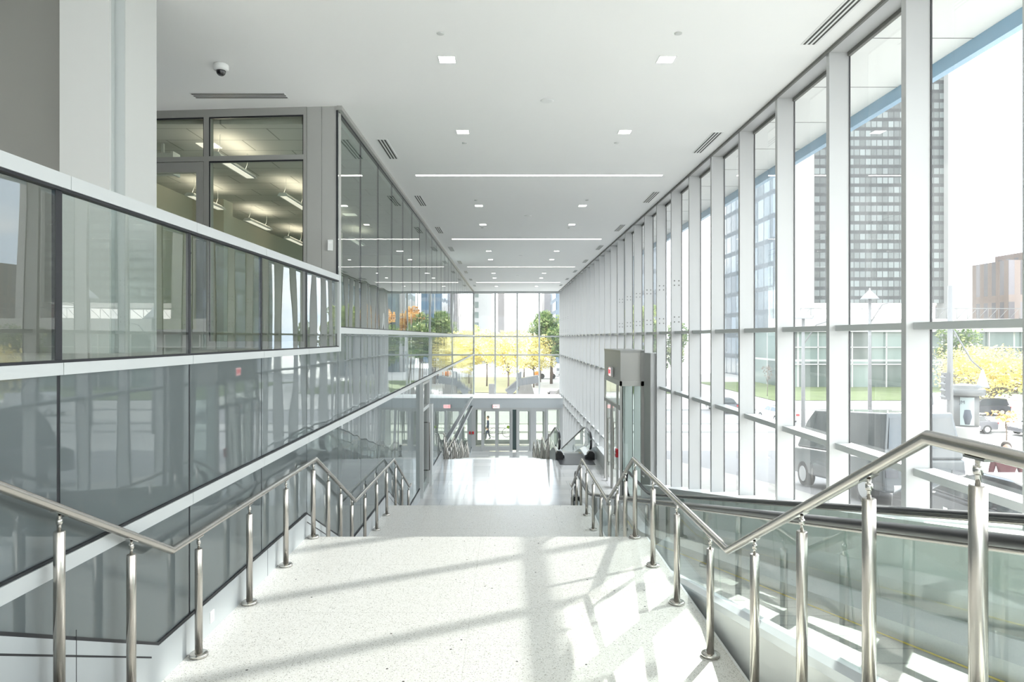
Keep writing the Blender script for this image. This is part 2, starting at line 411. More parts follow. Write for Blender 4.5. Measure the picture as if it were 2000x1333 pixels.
# low white wall beside the lower walkway, at the side door
low = MB().box(3.22, 3.42, 21.6, 24.7, -4.42, -3.95, M['white']); struct(low, 'wall_low')
low = MB().prism_x([(24.7, -3.95), (24.7, -8), (40.6, -8), (40.6, -7.1)], 3.22, 3.42, M['base']); struct(low, 'wall_low')

# ------------------------------------------------------------------ ceiling, end walls
struct(B(-9.5, XF, -9, YE, ZC, ZC+.3, M['ceiling']), 'ceiling')
struct(B(XF-.03, XF, -9, YE, ZC-.035, ZC+.001, M['reveal']), 'trim_1')
struct(B(XF, XG+.06, -9, YE, ZC-.03, ZC+.3, M['fin']), 'trim_2')
struct(B(-9.5, XG, -9.3, -9, -6, -1.1, M['column']), 'wall_back')
wb = tag(empty('window_3'), kind='structure')  # unseen glazing added so sky light fills the hall from behind
B(-9.5, XG, -9.05, -9.04, -1.1, ZC, M['wpane']).build('pane', wb)
for x in (-9.4, -7.2, -5, -2.4, -.3, 1.8, 3.85): B(x-.04, x+.04, -9.15, -9, -1.1, ZC, M['fin']).build('mullion', wb)
struct(B(-9.7, -9.5, -9, 10.2, UF-.4, ZC, M['column']), 'wall_far_left')
struct(B(XL-.01, XL+.06, 9.65, YE, ZC-.06, ZC, M['frame']), 'trim_3')

# ------------------------------------------------------------------ left wall: lower spandrel glass, bands, base
base_top = .265
pts_top = [(y, z+base_top) for y, z in PROF]; pts_bot = [(y, z-.6) for y, z in PROF]
for i in range(len(PROF)-1):
    (a, za), (b, zb) = PROF[i], PROF[i+1]
    if b > 47: b = 45.7
    if i == 0: a = -9
    q = MB().prism_x([(a, za+base_top), (b, zb+base_top), (b, zb-.5), (a, za-.5)], XL-.012, XL+.018, M['base'])
    o = struct(q, 'baseboard_left')
    g = MB().prism_x([(a, za+base_top+.022), (b, zb+base_top+.022), (b, zb+base_top), (a, za+base_top)], XL-.012, XL+.014, M['gasket']); g.build('gasket', o)
    if abs(za-zb) > .1:
        g = MB().prism_x([(a, za+base_top-.085), (b-.1, zb+base_top-.085+.05*(za-zb)), (b-.1, zb+base_top-.097+.05*(za-zb)), (a, za+base_top-.097)], XL+.016, XL+.0195, M['gasket']); g.build('groove', o)
    for y in JL:
        if a+.1 < y < b-.1:
            zz = za+(zb-za)*(y-a)/(b-a); B(XL+.017, XL+.0195, y+.12, y+.124, zz-.3, zz+base_top, M['gasket']).build('joint', o)
bays = list(zip(JL, JL[1:]))
def band_row(z0, z1, y0, y1, n, proj=.028):
    o = tag(empty('trim_%d' % n), kind='structure')
    for a, b in bays:
        a2, b2 = max(a, y0), min(b, y1)
        if b2-a2 < .2: continue
        B(XL-.03, XL+proj, a2+.003, b2-.003, z0, z1, M['band']).build('band', o)
    B(XL-.03, XL+proj-.01, y0, y1, z1, z1+.014, M['gasket']).build('gasket', o)
    return o
band_row(-.202, -.137, JL[0], 9.65, 4)
band_row(-1.262, -1.175, JL[0], YE, 5)
band_row(.052, .139, 9.68, YE, 6)
band_row(-4.10, -4.01, 26.2, YV, 7, .09)
band_row(-4.70, -4.61, 26.2, YV, 8, .09)
wl = tag(empty('wall_left'), kind='structure')
DK = 18.7
for a, b in bays:
    gw = .030 if a < 4 else .02
    if b <= 9.7:
        B(XL-.03, XL, a+gw/2, b-gw/2, -1.175, -.202, M['span']).build('spandrel_panel', wl)
    else:
        B(XL-.03, XL, a+.01, b-.01, -1.175, .052, M['span']).build('spandrel_panel', wl)
    za = L(a)-.3; zb = L(b)-.3
    if abs(a-DK) > .2:
        if za < -1.4:
            MB().prism_x([(a+gw/2, -1.262), (b-gw/2, -1.262), (b-gw/2, zb), (a+gw/2, za)], XL-.03, XL, M['span']).build('spandrel_panel', wl)
    gwid = .05 if 3 < a < 6 else .03
    B(XL-.028, XL-.004, a-.03, a+.03, min(-1.3, za), -.15 if b <= 9.7 else .05, M['gasket']).build('joint', wl)
B(XL-.5, XL-.06, -9, YE, -8, -.3, M['dark']).build('backing', wl)

# glass guard of the upper floor
gd = tag(empty('glass_guardrail', (XL, 0, UF)), 'clear glass guard panels under a white metal cap along the upper floor edge', 'guardrail')
def child(mb, name, par):
    o = mb.build(name, par); o.matrix_parent_inverse = Matrix.Translation(-Vector(par.location)) if par.rotation_euler.z == 0 else par.matrix_basis.inverted()
    return o
for a, b in bays:
    if b > 9.8: break
    a2 = a; b2 = min(b, 9.65)
    gw = .05 if a < 6 else .02
    child(B(XL-.012, XL, a2+.015, b2-.012, -.123, .80, M['gpane']), 'glass_panel', gd)
    if a < 9: child(B(XL-.02, XL+.003, a2-(.026 if a < 4 else .015), a2+(.026 if a < 4 else .015), -.137, .80, M['gasket']), 'gasket', gd)
    child(B(XL-.05, XL+.03, a2+.0025+.06, b2-.0025+.06 if b2 < 9.6 else 9.70, .80, .876, M['band']), 'cap_rail', gd)
child(B(XL-.03, XL+.02, JL[0], 9.65, .785, .80, M['gasket']), 'gasket', gd)
struct(B(XL-.045, XL+.032, 9.64, 9.72, -.202, .876, M['band']), 'trim_9')

# left wall above the band: glazing of the offices
wu = tag(empty('window_1'), kind='structure')
for a, b in bays:
    if a < 9.5: continue
    B(XL-.012, XL, a+.008, b-.008, .139, ZC-.06, M['upane']).build('pane', wu)
    B(XL-.024, XL+.002, a-.009, a+.009, .139, ZC-.06, M['gasket']).build('mullion', wu)
B(XL-.05, XL+.004, 9.72, YE, ZC-.075, ZC-.06, M['gasket']).build('gasket', wu)

# ------------------------------------------------------------------ left door
d = tag(empty('door_1', (XL, 19.4, -4.42)), kind='structure')
q = lambda *a: child(B(*a), 'door_frame', d)
q(XL-.03, XL+.10, 18.66, 18.74, -4.42, -1.262, M['band']); q(XL-.03, XL+.10, 20.16, 20.24, -4.42, -1.262, M['band'])
q(XL-.03, XL+.09, 18.74, 20.16, -2.06, -1.96, M['band']); q(XL-.03, XL+.09, 18.74, 20.16, -4.42, -4.3, M['band']); q(XL-.03, XL+.09, 18.74, 20.16, -1.32, -1.262, M['frame'])
child(B(XL-.01, XL+.02, 18.74, 20.16, -4.3, -2.06, M['upane']), 'door_glass', d); child(B(XL-.01, XL+.02, 18.74, 20.16, -1.96, -1.32, M['upane']), 'transom_glass', d)
child(B(XL-.30, XL-.28, 18.6, 20.3, -4.42, -1.2, M['darkwall']), 'inner_panel', d)
h = MB().tube([(XL+.02, 20.0, -3.9), (XL+.12, 20.0, -3.9), (XL+.12, 20.0, -2.5), (XL+.02, 20.0, -2.5)], .016, M['steel'], 8); child(h, 'pull_handle', d)
q(XL-.03, XL+.16, 20.24, 20.62, -4.42, -2.0, M['band'])

# ------------------------------------------------------------------ upper corridor: column, office front
c = MB().prism_z([(-3.87, 5.9), (-3.44, 5.9), (-3.44, 5.985), (-3.35, 5.985), (-3.35, 6.52), (-3.87, 6.52)], UF, ZC, M['column'])
co = struct(c, 'column')
MB().prism_z([(-3.441, 5.93), (-3.438, 5.93), (-3.438, 5.983), (-3.352, 5.983), (-3.352, 5.98), (-3.441, 5.98)], UF, ZC, M['recess']).build('recess', co)
PIV = (XL, 9.67, UF); AN = math.radians(-4.5)
def front(mb, name, par): return mb.build(name, par)
of = tag(empty('wall_office_front', PIV, AN), kind='structure')
H = ZC-UF
front(B(-.235, -.004, 0, .15, 0, H, M['grey_clad']), 'cladding_panel', of)
front(B(-.45, -.240, 0, .15, 0, H, M['grey_clad']), 'cladding_panel', of)
front(B(-.27, -.22, .02, .14, 0, H, M['gasket']), 'joint', of)
wf = tag(empty('window_2', PIV, AN), kind='structure')
fr = MB(); fm = M['frame']
fr.box(-.50, -.455, -.01, .12, 0, H-.11, fm); fr.box(-3.3, -.455, -.012, .12, H-.11, H, fm); fr.box(-3.3, -.455, -.012, .12, 2.67, 2.74, fm)
fr.box(-1.97, -1.895, -.014, .12, 0, H-.1, fm); fr.box(-1.9, -.5, -.01, .12, 0, .08, fm)
fr.build('window_frame', wf)
fr = MB(); g_ = M['gasket']
for x0, x1, z0, z1 in ((-1.895, -.50, .08, 2.67), (-1.895, -.50, 2.74, H-.11), (-3.3, -1.97, 2.74, H-.11)):
    B(x0, x1, .05, .06, z0, z1, M['opane']).build('pane', wf)
    fr.box(x0, x1, -.006, .01, z1-.02, z1, g_); fr.box(x0, x0+.012, -.006, .01, z0, z1, g_); fr.box(x1-.012, x1, -.006, .01, z0, z1, g_)
fr.build('gasket', wf)
od = tag(empty('door_2', PIV, AN), kind='structure')
dd = MB(); dd.box(-2.08, -1.975, -.02, .08, 0, 2.66, fm); dd.box(-3.1, -2.08, -.02, .08, 2.52, 2.66, fm); dd.box(-3.1, -3.0, -.02, .08, 0, 2.52, fm); dd.box(-3.0, -2.08, -.02, .08, 0, .25, fm)
dd.build('door_frame', od); B(-3.0, -2.08, .02, .03, .25, 2.52, M['opane']).build('door_glass', od)
MB().tube([(-2.16, -.02, 1.35), (-2.16, -.09, 1.35), (-2.16, -.09, .75), (-2.16, -.02, .75)], .014, M['steel'], 8).build('door_handle', od)
struct(B(-9.5, -3.87, 6.15, 6.5, UF, ZC, M['darkwall']), 'wall_corridor')
sl = tag(empty('wall_office_front', PIV, AN), kind='structure')
B(-7.4, -3.3, 0, .15, 0, H, M['darkwall']).build('wall_panel', sl)
# office interior
OC = 3.12
struct(B(-8, XL-.06, 10.3, 30, UF-.4, UF, M['carpet']), 'floor')
struct(B(-8, XL-.06, 9.99, 30, OC, ZC+.3, M['otile']), 'ceiling')
struct(B(-7.25, -7.1, 10.2, 30, UF, OC, M['cream']), 'wall_office_left')
struct(B(-8, XL-.06, 26, 26.15, UF, OC, M['cream']), 'wall_office_back')
struct(B(-3.2, XL-.06, 30, YE, UF-.4, ZC, M['darkwall']), 'wall_core')
struct(B(-5.5, -4.95, 20, 20.5, UF, OC, M['cream']), 'column')
struct(B(-7.1, -6.4, 15.4, 15.9, UF, OC, M['cream']), 'column')
nm = ['ahead of', 'beside', 'past']
pend = [(-4.42, 10.3), (-4.35, 13.2), (-4.35, 16.1), (-6.15, 13.2), (-6.1, 16.0), (-6.1, 18.9), (-4.35, 19.0)]
plab = ['large white pendant strip light hanging just behind the upper office window', 'pendant strip light against the right frame of the office window',
        'pendant strip light glimpsed beyond the cladding at the office window', 'pendant strip light crossing the office door frame and window',
        'pendant strip light low in the middle of the office window', 'pendant strip light just over the guard cap deep in the office', 'farthest pendant strip light in the near row of the office']
for (x, y), lb in zip(pend, plab):
    o = tag(empty('pendant_light', (x, y, OC)), lb, 'pendant light', None)
    z = 2.74-OC
    b_ = MB().prism_y([(-.10, z), (.10, z), (.06, z+.06), (-.06, z+.06)], 0, 1.5, M['white']); b_.build('housing', o)
    B(-.06, .06, .06, 1.44, z-.006, z, M['olamp']).build('diffuser', o)
    B(-.045, .045, .1, 1.4, z+.061, z+.068, M['uplamp']).build('uplight', o)
    for yy in (.2, 1.3):
        MB().tube([(-.05, yy, z+.06), (0, yy, z+.2), (0, yy, 0)], .004, M['white'], 6).build('cable', o)
tag(B(-5.0, -4.7, 10.95, 11.25, OC-.012, OC, M['olamp']).build('recessed_light'), 'square recessed light in the office ceiling above the door', 'ceiling light')
tag(B(-4.15, -3.85, 17.2, 17.5, OC-.012, OC, M['olamp']).build('recessed_light'), 'small recessed light low in the office ceiling by the window jamb', 'ceiling light')
b_ = MB().box(-5.57, -5.53, 10.98, 11.02, 2.9, OC, M['white']).box(-5.75, -5.35, 10.9, 11.1, 2.62, 2.95, M['white']).box(-5.37, -5.33, 10.88, 11.12, 2.6, 2.97, M['white'])
tag(b_.build('projector_box'), 'white boxy unit hung under the office ceiling beside the column', 'equipment')
s = empty('wall_sensor', (-2.50, 9.655, 1.30)); tag(s, 'small white sensor box on the grey cladding by the corner', 'sensor')
B(-.034, .034, -.03, .0, -.075, .075, M['white']).build('body', s); B(-.02, .02, -.036, -.03, .02, .05, M['ceiling']).build('lens', s)

# ------------------------------------------------------------------ right wall
def sillz(y): return -.45-.19*y
def botz(y):
    return sillz(y)-.3 if y < 17 else (-4.42 if y < 24.7 else -7.7)
wr = tag(empty('wall_right'), kind='structure')
for i, y in enumerate(JR):
    z0 = min(botz(y), sillz(y)-.3) if y < 17 else botz(y)
    f = B(XF, XG, y-.038, y+.039, z0, ZC, M['fin']).build('fin', wr)
    gm = MB().box(XG-.012, XG+.003, y-.046, y-.038, z0, ZC-.03, M['gasket']).box(XG-.012, XG+.003, y+.039, y+.047, z0, ZC-.03, M['gasket']); gm.build('gasket', f)
    if 14.5 < y < 23.5 or y > 41:
        bl = MB()
        for zz in (1.26, 1.16, .45, .34):
            for xx in (XF+.065, XF+.165):
                bl.tube([(xx, y-.0445, zz), (xx, y-.037, zz)], .015, M['reveal'], 8)
        bl.build('bolt_group', f)
wins = list(zip(JR, JR[1:]+[YE]))
for i, (a, b) in enumerate(wins):
    wnd = tag(empty('window_%d' % (i+10)), kind='structure')
    a1, b1 = a+.042, b-.042
    B(XG-.012, XG, a1, b1, .135, ZC-.03, M['wpane']).build('pane', wnd)
    B(XG-.012, XG, a1, b1, -1.205, .07, M['wpane']).build('pane', wnd)
    B(XG-.03, XG+.01, a1, b1, ZC-.075, ZC-.03, M['reveal']).build('head_frame', wnd)
    B(XF+.065, XG+.02, a1, b1, .07, .135, M['grey_clad'] if 0 else M['band']).build('transom', wnd)
    kiosk = 18.3 < (a+b)/2 < 21.5
    B(XF+.065, XG+.02, a1, b1, -1.275, -1.205, M['band']).build('transom', wnd)
    if kiosk: continue
    if b < 17.5:
        MB().prism_x([(a1, -1.275), (b1, -1.275), (b1, sillz(b1)), (a1, sillz(a1))] if sillz(a1) < -1.28 else [(b1-.01, -1.275), (b1, -1.275), (b1, min(-1.28, sillz(b1)))], XG-.012, XG, M['wpane']).build('pane', wnd)
    elif b < 24:
        B(XG-.012, XG, a1, b1, -4.42, -1.275, M['wpane']).build('pane', wnd)
    else:
        B(XG-.012, XG, a1, b1, -3.93, -1.275, M['wpane']).build('pane', wnd)
        B(XG-.012, XG, a1, b1, -7.7, -3.93, M['wpane']).build('pane', wnd)
        B(XF+.065, XG+.02, a1, b1, -3.96, -3.89, M['white']).build('transom', wnd)
        B(XF+.065, XG+.02, a1, b1, -4.51, -4.44, M['white']).build('transom', wnd)
sl = MB().prism_x([(-9, sillz(0)), (0, sillz(0)), (17.1, sillz(17.1)), (17.1, -6), (-9, -6)], 3.36, XG+.02, M['sill']); struct(sl, 'trim_10')
sl = MB().prism_x([(17.1, sillz(17.1)), (18.3, sillz(17.1)), (18.3, -4.6), (17.1, -4.6)], 3.6, XG+.02, M['grey_clad']); struct(sl, 'trim_11')
struct(B(3.54, XG, 16.85, 17.6, -4.42, -.40, M['fin']), 'wall_pier')
struct(B(3.53, 3.54, 16.86, 17.6, -4.42, -.41, M['grey_clad']), 'wall_pier')

# side entrance vestibule
kz = tag(empty('door_3', (3.3, 19.9, -4.42)), kind='structure')
K = lambda mb, n: child(mb, n, kz)
X0, Y0, Y1 = 3.04, 18.4, 21.45
K(B(X0, XG, Y0, Y1, -.42, -.36, M['frame']), 'cap')
K(B(X0+.01, XG, Y0+.01, Y1-.01, -1.2, -.42, plain('vestibule_panel', (.46, .455, .425), .4)), 'header_box')
jm = MB()
fm2 = plain('vestibule_frame', (.50, .495, .465), .4)
jm.box(X0, XG, Y0, Y0+.06, -1.32, -1.19, fm2).box(X0, X0+.05, Y0, Y1, -1.32, -1.19, fm2)
jm.box(X0, X0+.05, Y0, Y0+.06, -4.42, -1.3, fm2).box(3.60, XG, Y0, Y0+.06, -4.42, -.42, fm2).box(X0, X0+.05, Y1-.1, Y1, -4.42, -1.3, fm2)
jm.box(X0, X0+.05, Y0+.06, Y1, -1.98, -1.88, fm2).box(X0-.005, X0+.05, 18.95, 19.03, -4.42, -1.3, fm2).box(X0-.005, X0+.05, 20.0, 20.1, -4.42, -1.9, fm2)
jm.box(X0, XG, Y0, Y0+.06, -4.42, -4.28, fm2)
K(jm, 'frame')
K(B(X0+.06, 3.60, Y0+.02, Y0+.035, -4.28, -1.32, M['upane']), 'side_glass')
K(B(X0+.02, X0+.035, Y0+.06, Y1-.1, -1.88, -1.32, M['opane']), 'transom_glass')
for a in (19.03, 20.1):
    K(B(X0+.005, X0+.045, a+.01, a+.08, -4.42, -1.98, M['frame']), 'door_stile'); K(B(X0+.005, X0+.045, a+.85, a+.94, -4.42, -1.98, M['frame']), 'door_stile')
    K(B(X0+.02, X0+.03, a+.08, a+.85, -4.2, -1.98, M['opane']), 'door_glass')
    K(MB().tube([(X0, a+.14, -3.7), (X0-.06, a+.14, -3.7), (X0-.06, a+.14, -2.4), (X0, a+.14, -2.4)], .014, M['steel'], 8), 'door_handle')
K(B(X0+.06, X0+.09, Y0+.06, Y0+.12, -4.42, -1.32, M['black']), 'corner_post')
a_ = empty('fire_alarm_station', (X0-.01, 18.75, -3.18)); tag(a_, 'red fire alarm pull box on the side entrance frame', 'alarm')
B(-.06, .0, -.09, .09, -.11, .11, M['red']).build('body', a_); B(-.075, -.06, -.04, .04, -.02, .02, M['white']).build('pull_lever', a_)

# ------------------------------------------------------------------ end glass wall
ew = tag(empty('window_70'), kind='structure')
xs = [XL]+[(1270-1100)/4*0+v for v in []]
px = lambda x, Y: (x-991)*Y/1333
mx_ = [px(v, YE) for v in (925.5, 967.2, 1010.2, 1053.2, 1096.8)]
rows = [-4.06, -1.27, .05, ZC-.16]
for a, b in zip(mx_, mx_[1:]):
    for z0, z1 in zip(rows, rows[1:]): B(a+.03, b-.03, YE, YE+.012, z0+.03, z1-.03, M['wpane']).build('pane', ew)
for v in mx_: B(v-.055, v+.055, YE-.18, YE+.05, -4.1, ZC, M['band']).build('mullion', ew)
for z in rows[1:3]: B(mx_[0], mx_[-1], YE-.12, YE+.04, z-.05, z+.05, M['band']).build('transom', ew)
B(mx_[0], XG, YE-.15, YE+.04, ZC-.16, ZC, M['band']).build('head_frame', ew)
B(mx_[-1]+.05, XG+.1, YE-.3, YE, -4.06, ZC, M['white']).build('side_panel', ew)
# vestibule box at the street entrance
struct(B(XL, XG, YV, YE-.18, -4.73, -4.11, plain('fascia_paint', (.50, .53, .55), .5)), 'trim_12')
struct(B(XL-.02, XG, YV-.03, YE-.1, -4.11, -4.07, M['white']), 'trim_13')
dv = tag(empty('door_4', (0, YV, -7.64)), kind='structure')
Dv = lambda mb, n: child(mb, n, dv)
dz0, dz1 = -7.64, -4.73
dfm = plain('door_metal', (.46, .47, .47), .4)
XP = lambda v: px(v, YV)
def leafd(x0, x1, bar=True, Y=YV, par=dv):
    st = .085*(x1-x0)+.02
    m = MB(); m.box(x0, x0+st, Y, Y+.06, dz0+.03, dz1-.12, dfm).box(x1-st, x1, Y, Y+.06, dz0+.03, dz1-.12, dfm).box(x0+st, x1-st, Y, Y+.06, dz1-.24, dz1-.12, dfm).box(x0+st, x1-st, Y, Y+.06, dz0+.03, dz0+.34, dfm)
    o = child(m, 'door_leaf', dv)
    B(x0+st, x1-st, Y+.025, Y+.035, dz0+.34, dz1-.24, M['opane']).build('door_glass', o).matrix_parent_inverse = Matrix.Translation(-Vector(dv.location))
    if bar: MB().tube([(x0+.05, Y-.05, dz0+1.18), (x1-.05, Y-.05, dz0+1.18)], .022, M['steel'], 8).build('push_bar', o).matrix_parent_inverse = Matrix.Translation(-Vector(dv.location))
    for ch in o.children: ch.matrix_parent_inverse = Matrix.Identity(4)
for Y in (YV, YE-.25):
    for a, b in ((943, 970), (970.5, 998)): leafd(XP(a), XP(b), True, Y)
    for a, b in ((1012, 1036), (1045, 1066)): leafd(XP(a), XP(b), False, Y)
    m = MB()
    for a, b in ((919, 929), (940, 943), (998, 1001), (1008.5, 1012), (1036, 1045), (1066, 1070.5), (1093, 1104.5)): m.box(XP(a), XP(b), Y-.03, Y+.09, dz0, dz1, dfm)
    m.box(XP(929), XP(1093), Y-.02, Y+.08, dz1-.12, dz1, dfm).box(XP(929), XP(940), Y, Y+.06, dz0, dz0+.32, dfm)
    Dv(m, 'door_frame')
    Dv(B(XP(929), XP(940), Y+.02, Y+.03, dz0+.32, dz1-.12, M['opane']), 'sidelight'); Dv(B(XP(1070.5), XP(1093), Y+.02, Y+.03, dz0+.1, dz1-.12, M['opane']), 'sidelight')
Dv(B(XP(1001), XP(1008.5), YV-.01, YV+.05, dz0+.08, dz1-.05, plain('dark_green_panel', (.05, .075, .075), .3)), 'dark_panel')
Dv(MB().tube([(XP(992.5), YV+.02, -6.02), (XP(992.5), YV+.005, -6.02)], .10, M['green_sticker'], 16), 'sticker')
a_ = empty('fire_alarm_station', (XP(924), YV-.04, -6.40)); tag(a_, 'tiny red alarm box on the wall left of the street doors', 'alarm')
B(-.06, .06, -.05, 0, -.09, .09, M['red']).build('body', a_)

def text_mesh(txt, size, mat, name, parent, loc, rot):
    cu = bpy.data.curves.new('txt', 'FONT'); cu.body = txt; cu.size = size; cu.align_x = 'CENTER'; cu.align_y = 'CENTER'; cu.extrude = .004
    t = bpy.data.objects.new('txt', cu); COL.objects.link(t)
    bpy.context.view_layer.update()
    me = bpy.data.meshes.new_from_object(t.evaluated_get(bpy.context.evaluated_depsgraph_get()))
    bpy.data.objects.remove(t)
    me.materials.clear(); me.materials.append(mat); me.name = name
    o = bpy.data.objects.new(name, me); COL.objects.link(o); o.parent = parent; o.location = loc; o.rotation_euler = rot
    return o
e = empty('exit_sign', (XP(969), YV-.01, -4.61)); tag(e, 'red lit EXIT sign over the street doors', 'sign')
B(-.24, .24, -.07, -.002, -.15, .13, M['white']).build('housing', e); B(-.21, .21, -.076, -.07, -.13, .08, M['signface']).build('sign_face', e)
text_mesh('EXIT', .19, M['signred'], 'lettering', e, (0, -.081, -.03), (PI/2, 0, 0))
e = empty('exit_sign', (X0-.01, 19.75, -1.0)); tag(e, 'red EXIT sign on the side of the projecting vestibule header', 'sign')
B(-.07, 0, -.2, .2, -.14, .14, M['white']).build('housing', e); B(-.076, -.07, -.18, .18, -.11, .11, M['signface']).build('sign_face', e)
text_mesh('EXIT', .17, M['signred'], 'lettering', e, (-.08, 0, 0), (PI/2, 0, -PI/2))

# ------------------------------------------------------------------ ceiling fittings
def dl(x, y, lb, s=.185):
    o = tag(empty('ceiling_light', (x, y, ZC)), lb, 'ceiling light', 'square ceiling downlights')
    h = s/2; f = MB()
    for a in ((-h-.012, -h, -h-.012, h+.012), (h, h+.012, -h-.012, h+.012), (-h, h, -h-.012, -h), (-h, h, h, h+.012)): f.box(a[0], a[1], a[2], a[3], -.006, -.0005, M['white'])
    f.build('frame', o); B(-h, h, -h, h, -.004, -.0005, M['lamp']).build('diffuser', o)
ys = []
for k in range(5): ys += [8.04+8.95*k, 10.88+8.95*k]
ys = ys[:9]
for i, y in enumerate(ys):
    for x, sd in ((-.71, 'glass wall'), (1.87, 'fin wall')):
        dl(x, y, ('%s square ceiling downlight in the row toward the %s' % (ORD[i], sd)))
for k in range(5):
    y = 13.8+8.96*k
    if y > 47: break
    o = tag(empty('linear_light', (.64, y, ZC)), '%s thin white light line across the hall ceiling' % ORD[k], 'ceiling light', 'light lines across the ceiling')
    B(-2.49, 2.49, -.055, .055, -.004, -.0005, M['lamp2']).build('diffuser', o)
    f = MB().box(-2.5, 2.5, -.065, -.055, -.006, -.0005, M['white']).box(-2.5, 2.5, .055, .065, -.006, -.0005, M['white']); f.build('frame', o)
def vent(x, y, lx, ly, n, lb, grp='slot vents in the ceiling'):
    o = tag(empty('ceiling_vent', (x, y, ZC)), lb, 'vent', grp)
    B(-.012, lx+.012, -.012, ly+.012, -.006, -.0005, M['white']).build('frame', o)
    if lx < ly:
        for i in range(n): w_ = lx/n; B(i*w_+.01, i*w_+w_*.68, 0, ly, -.0075, -.0055, M['slot']).build('slot', o)
    else:
        for i in range(n): w_ = ly/n; B(0, lx, i*w_+.01, i*w_+w_*.68, -.0075, -.0055, M['slot']).build('slot', o)
for i in range(8):
    vent(-2.16, 11.3+4.48*i, .16, 1.2, 4 if i > 2 else 3, '%s slotted vent along the ceiling edge by the glass wall' % ORD[i])
for i in range(9):
    vent(3.29, 6.42+4.48*i, .15, 1.2, 3, '%s slotted vent along the ceiling edge by the white fins' % ORD[i])
vent(-4.25, 9.15, 1.25, .2, 3, 'long slotted vent in the ceiling before the office window')
for k in range(4):
    y = 9.45+8.95*k
    o = tag(MB().lathe([(.001, -.012), (.06, -.012), (.085, -.008), (.095, -.0005)], (.55, y, ZC), M['white'], 24).build('ceiling_speaker'), '%s round flush speaker in the middle of the ceiling' % ORD[k], 'speaker')
i = 0
for x, y in ((-.72, 7.35), (1.84, 7.35), (-.72, 11.5), (1.84, 11.5), (-.75, 16.3), (1.9, 16.3), (-.75, 20.4), (1.84, 20.4)):
    o = tag(empty('sprinkler', (x, y, ZC)), '%s ceiling sprinkler cap of the row toward the %s' % (ORD[i//2], 'glass wall' if x < 0 else 'fins'), 'sprinkler'); i += 1
    MB().lathe([(.042, -.0005), (.040, -.008), (.03, -.012), (.001, -.013)], (0, 0, 0), M['column'], 18).build('cover_plate', o)
o = tag(empty('security_camera', (-3.44, 8.2, ZC)), 'white dome security camera with a dark lens under the ceiling', 'camera')
MB().lathe([(.085, 0), (.088, -.012), (.088, -.055), (.075, -.07), (.06, -.075)], (0, 0, 0), M['white'], 28).build('housing', o)
MB().lathe([(.058, -.072), (.056, -.09), (.045, -.115), (.025, -.132), (.001, -.138)], (0, 0, 0), plain('dark_dome', (.015, .015, .018), .08, coat=1), 28).build('dome', o)

o = tag(empty('outlet_plate', (XL+.018, 5.5, -2.25)), 'small white outlet plate on the metal base beside the stairs landing', 'outlet')
B(0, .006, -.035, .035, -.045, .045, M['ceiling']).build('plate', o); B(.006, .008, -.012, .012, -.02, .02, M['column']).build('socket', o)
for y in (-3.0, -6.0):   # fill lights added behind the viewpoint to lift the upper ceiling
    o = tag(empty('linear_light', (-6, y, ZC)), '%s added fill light line over the upper floor behind the viewpoint' % ('first' if y > -4 else 'second'), 'ceiling light')
    B(-2.6, 2.6, -.15, .15, -.004, -.0005, plain('fill_diffuser', (.9, .9, .88), .5, emit=(1, .97, .92), es=16)).build('diffuser', o)
